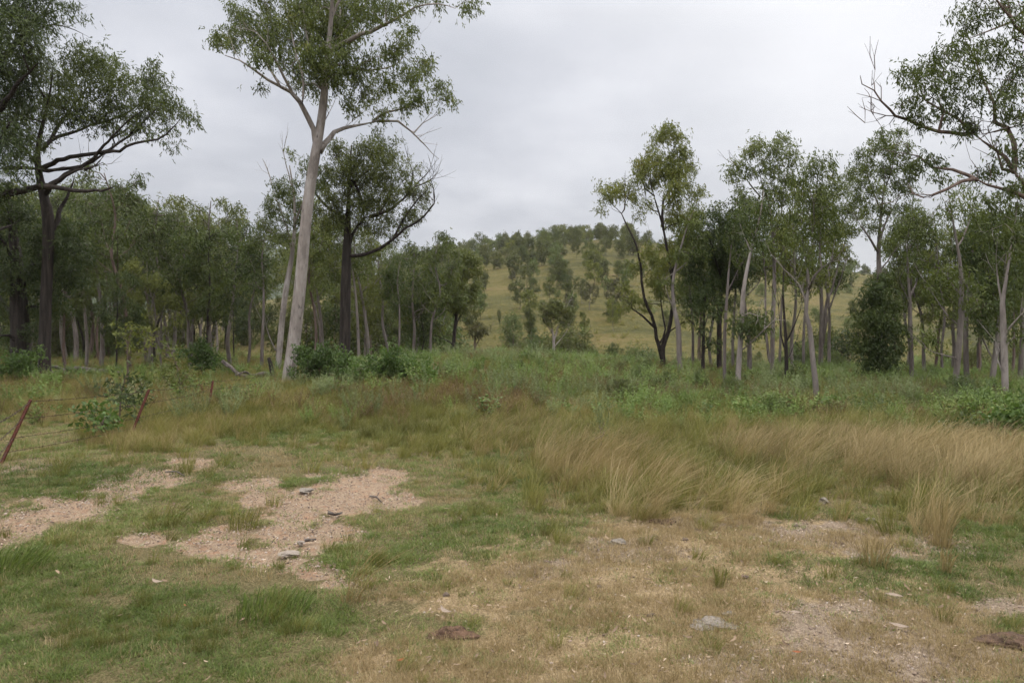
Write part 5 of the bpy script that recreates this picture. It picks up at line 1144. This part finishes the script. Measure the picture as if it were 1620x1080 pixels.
posts = [((-90, 5.6), None, .35), ((2, 8.9), (49, 632), 0), ((207, 11.4), (236, 616), 0), ((329, 15.6), (337, 602), 0)]
heads = []
for k_, ((px, D), top, ln) in enumerate(posts):
    bp_ = GP(px, D)
    tp = W(top[0], top[1], D + (.1 if k_ != 2 else .05)) if top else bp_ + np.array([ln, .05, .92])
    h = np.linalg.norm(tp - bp_); o = mk('post', picket(h), fence); o.location = bp_
    q = Vector(tp - bp_).to_track_quat('Z', 'Y'); o.rotation_mode = 'QUATERNION'; o.rotation_quaternion = q
    heads.append((bp_, tp))
for k_, fr in enumerate((.97, .70, .40, .18)):
    pts = [b_ + (t_ - b_) * fr for b_, t_ in heads]
    if k_ < 2: pts.append(W(447 + k_, 589 + k_ * 9, 21.75))
    pts.insert(0, pts[0] + np.array([-.1, -4, 0]))
    v, f = wire_mesh(pts, seed=k_); mk('barbed_wire', mesh_np('barbed_wire', v, f, [M['wire']]), fence)
# ------------------------------------------------------------------ dead wood
def deadwood(name, label, cat, chains, seed, mat='deadwood', group=None):
    """chains: [(r_m, [(px,py,D)...])]; each point may carry a fixed height above ground instead of py: (px, None, D, h)"""
    limbs = []
    for r, pts in chains:
        w = []
        for q, p in enumerate(pts):
            if p[1] is None: g0 = GP(p[0], p[2]); w.append((g0 + np.array([0, 0, p[3]]), r * (1 - .6 * q / len(pts))))
            else: w.append((W(*p), r * (1 - .6 * q / len(pts))))
        limbs.append(w)
    base = limbs[0][0][0].copy()
    P, R, par, main, lb = grow_tree(limbs, [], seed, seg=.18, jit=.012)
    v, f = tube_rings(P - base, R, par, main)
    n0 = len(v)
    o = mk(name, mesh_np(name, v, f, [M[mat]], smooth=True)); o.location = base
    return tag(o, label, cat, group)
deadwood('fallen_log', 'dark fallen log lying along the forest edge at the left', 'log', [(.17, [(58, None, 28.5, .12), (85, None, 28.5, .20), (110, None, 28.6, .42), (140, None, 28.8, .38), (165, None, 29, .30), (190, None, 29.2, .22)]), (.08, [(75, None, 28.3, .5), (95, None, 28.1, .50), (105, None, 27.8, .28), (112, None, 27.4, .04)]), (.05, [(135, None, 28.4, .3), (128, None, 27.8, .05)]), (.05, [(76, None, 28.3, .5), (84, None, 27.9, .3), (85, None, 27.6, 0)])], 5)
deadwood('fallen_branch', 'grey fallen branch with upturned pale twigs left of the tall pale gum', 'branch', [(.10, [(432, None, 24, .2), (418, None, 24, .28), (402, None, 24.2, .18), (380, None, 24.4, .22), (366, None, 24.6, .5), (352, None, 24.7, .75)]), (.04, [(366, None, 24.6, .5), (358, None, 24.6, .55), (350, None, 24.6, .72)]), (.05, [(402, None, 24.2, .2), (388, None, 24.0, .35), (372, None, 23.8, .22)])], 6)
deadwood('charred_stump', 'small blackened broken stump left of the tall pale gum base', 'stump', [(.10, [(430, None, 23.6, -.1), (431, None, 23.6, .3), (428, None, 23.6, .62), (425, None, 23.6, .85)])], 7, 'bark_dark')
deadwood('grey_post', 'weathered grey round timber post in the weeds right of the tall pale gum', 'post', [(.10, [(487, None, 22.4, -.1), (487, None, 22.4, .3), (487, None, 22.4, .62)]), (.09, [(487, None, 22.4, .55), (487.5, None, 22.4, .66)])], 8)
deadwood('short_stick', 'short dark stick beside the pale flat stone on the bare soil', 'stick', [(.016, [(482, None, 5.45, .02), (500, None, 5.45, .025)])], 9)
deadwood('forked_twig', 'dark forked twig lying on the upper end of the bare soil patch', 'stick', [(.012, [(585, None, 7.0, .015), (596, None, 6.95, .02), (604, None, 6.75, .012)]), (.008, [(594, None, 6.95, .02), (600, None, 7.1, .03)])], 10)
deadwood('bent_twig', 'thin bent twig at the top of the left bare strip', 'stick', [(.012, [(262, None, 8.3, .015), (280, None, 8.25, .03), (292, None, 8.05, .015)])], 12)
deadwood('curled_bark', 'curled dark piece of bark on the middle of the bare soil', 'bark', [(.02, [(520, None, 6.35, .012), (530, None, 6.25, .022), (541, None, 6.35, .012)])], 13)
# ------------------------------------------------------------------ stones, dung
def stone(name, label, cat, px, D, sx, sy, sz, seed, mat=None, rough=.28, sink=.2, group=None, sub=3):
    mat = mat or ('palestone' if name == 'pale_stone' else 'stone'); me = rock_mesh(seed, 1.0, mat, sub, rough); p = GP(px, D); o = mk(name, me); o.location = p + np.array([0, 0, sz * (1 - sink)]) - np.array([0, 0, sz * .45])
    o.scale = (sx, sy, sz); return tag(o, label, cat, group)
stone('flat_stone', 'flat cracked grey stone half buried in the dry grass at the lower right', 'stone', 1126, 3.86, .105, .085, .022, 411, rough=.30, sink=.45)
stone('flat_stone', 'small pale piece of stone next to the half buried flat one at the lower right', 'stone', 1152, 4.0, .03, .022, .014, 412)
stone('pale_stone', 'pale flat stone on the bare soil beside the short dark stick', 'stone', 458, 5.15, .075, .06, .022, 413)
stone('pale_stone', 'smaller whitish stone chip touching the short dark stick', 'stone', 476, 5.42, .035, .025, .016, 414)
stone('grey_stone', 'grey flat stone at the far end of the bare soil patch', 'stone', 484, 7.3, .11, .08, .02, 415)
stone('grey_stone', 'low brown stone at the near edge of the tan grass, left of centre right', 'stone', 978, 5.4, .07, .05, .03, 416)
stone('grey_stone', 'pale stone peeping out under the middle of the tan grass', 'stone', 1303, 6.8, .07, .05, .05, 417)
stone('grey_stone', 'small pale stone at the left foot of the tan grass', 'stone', 1023, 6.45, .05, .035, .04, 418)
stone('pale_stone', 'small pale rock between the dry grass tufts below the tan grass', 'stone', 1378, 6.1, .045, .03, .03, 419)
for k_, (px, D) in enumerate([(948, 4.42), (1083, 5.45), (1030, 3.98), (865, 4.9), (1430, 5.5), (1260, 5.9), (1180, 4.6), (706, 4.3)]):
    stone('blue_grey_pebble', 'dark blue grey pebble in the dry grass, one of several alike', 'pebble', px, D, .022, .016, .014, 430 + k_, 'pebble', group='dark pebbles in the dry grass', sub=2)
def pat(name, label, cat, px, D, r, seed, mat):
    p = GP(px, D); g_ = rs(seed); me = bpy.data.meshes.new(name); bm = bmesh.new()
    bmesh.ops.create_icosphere(bm, subdivisions=4, radius=1)
    for v in bm.verts:
        c = v.co; n_ = float(fbm(np.array([c.x * 2.6 + seed]), np.array([c.y * 2.6 + c.z]), seed, 4)[0]); q = math.atan2(c.y, c.x)
        k = 1 + .22 * math.sin(q * 3 + seed) + .3 * (n_ - .5); v.co = Vector((c.x * r * k * 1.25, c.y * r * k * .8, max(c.z, -.4) * (.013 * (.2 + 2.2 * n_) + .010 * math.sin(c.x * 14 + seed) * math.cos(c.y * 12))))
    bm.to_mesh(me); bm.free(); me.materials.append(M[mat]); o = mk(name, me); o.location = p + np.array([0, 0, .012]); return tag(o, label, cat)
pat('dried_dung', 'reddish brown crumbly cow dung at the bottom centre', 'dung', 716, 3.74, .105, 3, 'dung')
pat('soil_clod', 'dark brown lump of turned soil at the lower right edge', 'soil clod', 1597, 3.62, .12, 5, 'soil')
pat('soil_clod', 'dark damp soil clod below the left end of the tan grass', 'soil clod', 1050, 5.95, .09, 12, 'soil')
# the pair of reddish dead leaves that stand out
M['redleaf'] = simple_mat('orange_dead_leaf', (.14, .050, .022), (.28, .095, .04), 40)
def single_leaf(px, D, L_, ang, label, mat):
    src = PROTO['litter'][int(px) % 6].data.copy(); src.materials.clear(); src.materials.append(M[mat])
    o = mk('dead_leaf', src); o.location = GP(px, D) + np.array([0, 0, .035]); o.scale = (L_,) * 3; o.rotation_euler = (.3, .1, ang); tag(o, label, 'leaf')
M['whiteleaf'] = simple_mat('bleached_leaf', (.17, .125, .095), (.30, .24, .195), 40)
single_leaf(633, 3.37, .05, .8, 'small orange red dead leaf at the bottom centre left', 'redleaf')
single_leaf(1260, 3.46, .05, .1, 'small orange dead leaf in the gravel at the bottom right', 'redleaf')
single_leaf(292, 4.05, .055, 2.2, 'orange brown dead leaf in the green turf at the bottom left', 'redleaf')
single_leaf(1422, 3.76, .10, -.4, 'curved bleached pinkish leaf on the gravel at the lower right', 'whiteleaf')
single_leaf(1258, 3.95, .07, .1, 'flat bleached leaf left of the curved one at the lower right', 'whiteleaf')
single_leaf(247, 4.45, .09, -.3, 'pale curled leaf in the dark green turf at the lower left', 'whiteleaf')
single_leaf(703, 3.98, .10, -.8, 'narrow pale leaf just above the cow dung', 'whiteleaf')
single_leaf(1414, 4.2, .10, -.25, 'long pale strip of bark on the right gravel', 'whiteleaf')
# wispy grass clumps that stand alone
def lone_tuft(name, label, px, D, h, rad, n, wind, seed, mat='g_tan', w=.004):
    v, f, r = blade_set(n, rad, h, w, .22, rs(seed), wind, 4, .3, 1.3); v2, f2, r2 = blade_set(n, rad * 1.3, h * .35, w * 1.2, .7, rs(seed + 1), .2, 3)
    v, f, r = join([(v, f, r), (v2, f2, r2)]); o = mk(name, mesh_np(name, v, [f], [M[mat.replace('g_', 'o_')]], rnd=r)); o.location = GP(px, D); tag(o, label, 'grass tuft')
lone_tuft('dry_grass_tuft', 'tall thin brown grass tuft standing alone right of the bare soil', 556, 4.20, .40, .05, 34, .55, 501)
lone_tuft('dry_grass_tuft', 'thin green and brown grass tuft at the left of the bare patch', 272, 5.9, .28, .07, 60, .5, 502, 'g_olive')
lone_tuft('dry_grass_tuft', 'upright brown grass clump alone at the right below the tan grass', 1490, 5.35, .42, .07, 70, .18, 503)
lone_tuft('dry_grass_tuft', 'small upright brown tuft under the lone clump at the right', 1497, 4.75, .16, .04, 50, .1, 504)
lone_tuft('dry_grass_tuft', 'rounded olive and tan tuft in the gravel at the right of centre', 1385, 4.85, .20, .09, 90, .1, 505)
lone_tuft('dry_grass_tuft', 'small dark green tuft in the dry grass above the half buried stone', 1139, 4.45, .13, .03, 40, .1, 506, 'g_olive')
lone_tuft('green_grass_clump', 'dense bright green grass clump at the lower left of centre', 432, 4.05, .095, .22, 480, .3, 507, 'g_green', .0045)
lone_tuft('green_grass_clump', 'long bladed dark green grass clump at the left edge', 20, 4.75, .14, .24, 480, .4, 508, 'g_green', .0045)
lone_tuft('dry_grass_tuft', 'fine olive grass tuft growing in the gap of the left bare strip', 385, 5.9, .16, .12, 160, .2, 509, 'g_olive', .003)
# nest of twigs high in the near gum
n_ = 70; g_ = rs(44); c0 = W(1537, 205, 14.0); Pn = []; pr = []; mf = []; R = []
for q in range(n_):
    c = g_.normal(0, .06, 3) + np.array([0, 0, .02]); d = norm(g_.normal(0, 1, 3) * np.array([1, 1, .5])) * g_.uniform(.06, .16)
    Pn += [c - d, c + d]; pr += [-1, len(Pn) - 2]; mf += [False, True]; R += [.006, .004]
v, f = tube_rings(np.array(Pn), np.array(R), np.array(pr), np.array(mf)); o = mk('twig_nest', mesh_np('twig_nest', v, f, [M['bark_dark']])); o.location = c0
tag(o, 'dark clump of twigs like a nest in the fork of the near right gum', 'nest')
HB = (-760, 620, -90, 760, -32, 118); HAZE_D = 0.00014
# ------------------------------------------------------------------ distant misty range
gx_ = np.linspace(-900, -150, 90); rows = []
def range_obj(name, D, prof, depth, mat):
    pxs = np.linspace(prof[0][0], prof[-1][0], 110); hs = np.interp(pxs, [p[0] for p in prof], [p[1] for p in prof])
    X = (pxs - CX) / F * D; Zt = EYE + (CY - hs) / F * D; V = []; n = len(X); K = 12
    for k in range(K + 1):
        t = k / K; s = math.sin(math.pi * t)
        V.append(np.stack([X, np.full(n, D - depth / 2 + depth * t), -30 + (Zt + 30) * s ** .8 * (1 + .08 * (fbm(X * .01 + k, X * 0 + k * .7, 9) - .5) * 2)], 1))
    V = np.concatenate(V); i = np.arange(K)[:, None] * n + np.arange(n - 1)[None]
    f = np.stack([i, i + 1, i + n + 1, i + n], -1).reshape(-1, 4)
    return tag(mk(name, mesh_np(name, V, [f], [mat], smooth=True)), kind='structure')
m, nt = new_mat('far_forested_range'); b = NB(nt); gi = b.n('ShaderNodeNewGeometry')
f_ = b.noise(gi.outputs['Position'], .06, 6, .75); col = b.ramp(f_, [(.35, (.018, .030, .018)), (.65, (.07, .09, .05))])
d = b.n('ShaderNodeBsdfPrincipled'); b.l(col, d.inputs['Base Color']); d.inputs['Roughness'].default_value = 1
bp = b.n('ShaderNodeBump'); bp.inputs['Distance'].default_value = 8; b.l(f_, bp.inputs['Height']); b.l(bp.outputs[0], d.inputs['Normal'])
o = b.n('ShaderNodeOutputMaterial'); b.l(d.outputs[0], o.inputs[0])
range_obj('hills', 620, [(-300, 420), (-150, 370), (0, 345), (120, 352), (200, 368), (260, 395), (340, 400), (420, 388), (480, 400), (560, 430), (640, 470), (700, 520)], 220, m)
# ------------------------------------------------------------------ air
HAZE = True
if HAZE:
    me = bpy.data.meshes.new('haze'); x0, x1, y0, y1, z0, z1 = HB
    me.from_pydata([(x0, y0, z0), (x1, y0, z0), (x1, y1, z0), (x0, y1, z0), (x0, y0, z1), (x1, y0, z1), (x1, y1, z1), (x0, y1, z1)], [],
                   [(0, 3, 2, 1), (4, 5, 6, 7), (0, 1, 5, 4), (1, 2, 6, 5), (2, 3, 7, 6), (3, 0, 4, 7)]); me.update()
    m = bpy.data.materials.new('haze_air'); m.use_nodes = True; nt = m.node_tree; nt.nodes.clear()
    pv = nt.nodes.new('ShaderNodeVolumePrincipled'); pv.inputs['Color'].default_value = (1, .985, .95, 1); pv.inputs['Density'].default_value = HAZE_D
    pv.inputs['Anisotropy'].default_value = .0
    oo = nt.nodes.new('ShaderNodeOutputMaterial'); nt.links.new(pv.outputs[0], oo.inputs['Volume']); me.materials.append(m)
    tag(mk('haze', me), kind='stuff')
# ------------------------------------------------------------------ overcast sky, soft sun behind cloud
w = bpy.data.worlds.new('World'); bpy.context.scene.world = w; w.use_nodes = True
nt = w.node_tree; nt.nodes.clear(); b = NB(nt)
sky = b.n('ShaderNodeTexSky'); sky.sky_type = 'NISHITA'; sky.sun_disc = False
SE, SA = math.radians(48), math.radians(32)          # elevation, azimuth clockwise from +Y
sky.sun_elevation = SE; sky.sun_rotation = SA
tc = b.n('ShaderNodeTexCoord'); dirv = tc.outputs['Generated']
sp = b.n('ShaderNodeSeparateXYZ'); b.l(dirv, sp.inputs[0])
den = b.math('ADD', b.math('MAXIMUM', sp.outputs['Z'], 0.0), .22)
cb = b.n('ShaderNodeCombineXYZ'); b.l(b.math('DIVIDE', sp.outputs['X'], den), cb.inputs[0]); b.l(b.math('DIVIDE', sp.outputs['Y'], den), cb.inputs[1])
c1 = b.noise(cb.outputs[0], .7, 4, .5); c2 = b.noise(cb.outputs[0], 1.7, 4, .5)
cl = b.math('ADD', b.math('MULTIPLY', c1, .62), b.math('MULTIPLY', c2, .38))
cloud = b.ramp(cl, [(.38, (4.7, 4.95, 5.5)), (.50, (6.0, 6.2, 6.8)), (.60, (7.7, 7.85, 8.4))])
dot = b.n('ShaderNodeVectorMath', operation='DOT_PRODUCT'); b.l(dirv, dot.inputs[0])
gd = Vector((math.sin(math.radians(30)) * math.cos(math.radians(28)), math.cos(math.radians(30)) * math.cos(math.radians(28)), math.sin(math.radians(28))))
dot.inputs[1].default_value = gd
glow = b.math('POWER', b.math('MAXIMUM', dot.outputs['Value'], 0.0), 16.0)
cm_ = b.mix(b.math('MULTIPLY', glow, .75, True), cloud, (9.9, 9.95, 10.2))
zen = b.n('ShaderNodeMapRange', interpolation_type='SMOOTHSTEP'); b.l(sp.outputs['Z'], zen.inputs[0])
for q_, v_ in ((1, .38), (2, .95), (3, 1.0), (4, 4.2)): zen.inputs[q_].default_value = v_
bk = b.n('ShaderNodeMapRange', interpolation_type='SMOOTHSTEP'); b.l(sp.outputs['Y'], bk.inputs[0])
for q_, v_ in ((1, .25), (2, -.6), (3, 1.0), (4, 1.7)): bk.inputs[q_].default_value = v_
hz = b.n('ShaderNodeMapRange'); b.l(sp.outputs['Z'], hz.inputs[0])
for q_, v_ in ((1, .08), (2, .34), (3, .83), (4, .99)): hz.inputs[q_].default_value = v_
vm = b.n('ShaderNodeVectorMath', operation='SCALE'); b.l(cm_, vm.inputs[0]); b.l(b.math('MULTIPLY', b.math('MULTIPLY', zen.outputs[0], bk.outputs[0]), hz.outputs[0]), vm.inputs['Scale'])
warm = b.n('ShaderNodeMapRange'); b.l(sp.outputs['Z'], warm.inputs[0])
for q_, v_ in ((1, .4), (2, .9), (3, 0), (4, 1)): warm.inputs[q_].default_value = v_
wv = b.mix(warm.outputs[0], vm.outputs[0], (1.05, 1.0, .86), 'MULTIPLY'); vm = type('x', (), {'outputs': [wv]})
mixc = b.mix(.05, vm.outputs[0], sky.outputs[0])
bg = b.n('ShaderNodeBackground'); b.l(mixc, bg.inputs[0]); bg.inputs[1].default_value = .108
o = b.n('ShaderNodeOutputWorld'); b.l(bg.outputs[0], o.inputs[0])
ld = bpy.data.lights.new('sun', 'SUN'); ld.energy = 1.5; ld.angle = math.radians(12); ld.color = (1, .96, .9)
lo = bpy.data.objects.new('sun', ld); C.objects.link(lo); lo.location = (10, 10, 30)
sd = Vector((math.sin(SA) * math.cos(SE), math.cos(SA) * math.cos(SE), math.sin(SE)))
lo.rotation_euler = sd.to_track_quat('Z', 'Y').to_euler()
cam = bpy.data.cameras.new('camera'); cam.lens = 24; cam.sensor_width = 36; cam.clip_end = 9000; cam.clip_start = .05
co = bpy.data.objects.new('camera', cam); C.objects.link(co); co.location = (0, 0, EYE); co.rotation_euler = (math.radians(90), 0, 0)
sc = bpy.context.scene; sc.camera = co
sc.render.engine = 'CYCLES'; cy = sc.cycles
cy.max_bounces = 5; cy.diffuse_bounces = 2; cy.glossy_bounces = 1; cy.transmission_bounces = 2; cy.volume_bounces = 1; cy.transparent_max_bounces = 4
cy.caustics_reflective = False; cy.caustics_refractive = False; cy.use_denoising = True; cy.use_adaptive_sampling = True; cy.adaptive_threshold = .02
try: cy.denoiser = 'OPENIMAGEDENOISE'; cy.denoising_prefilter = 'ACCURATE'
except Exception: pass
vs = sc.view_settings; vs.view_transform = 'Standard'; vs.look = 'None'; vs.exposure = 0; vs.gamma = 1
cy.denoising_prefilter = 'FAST'
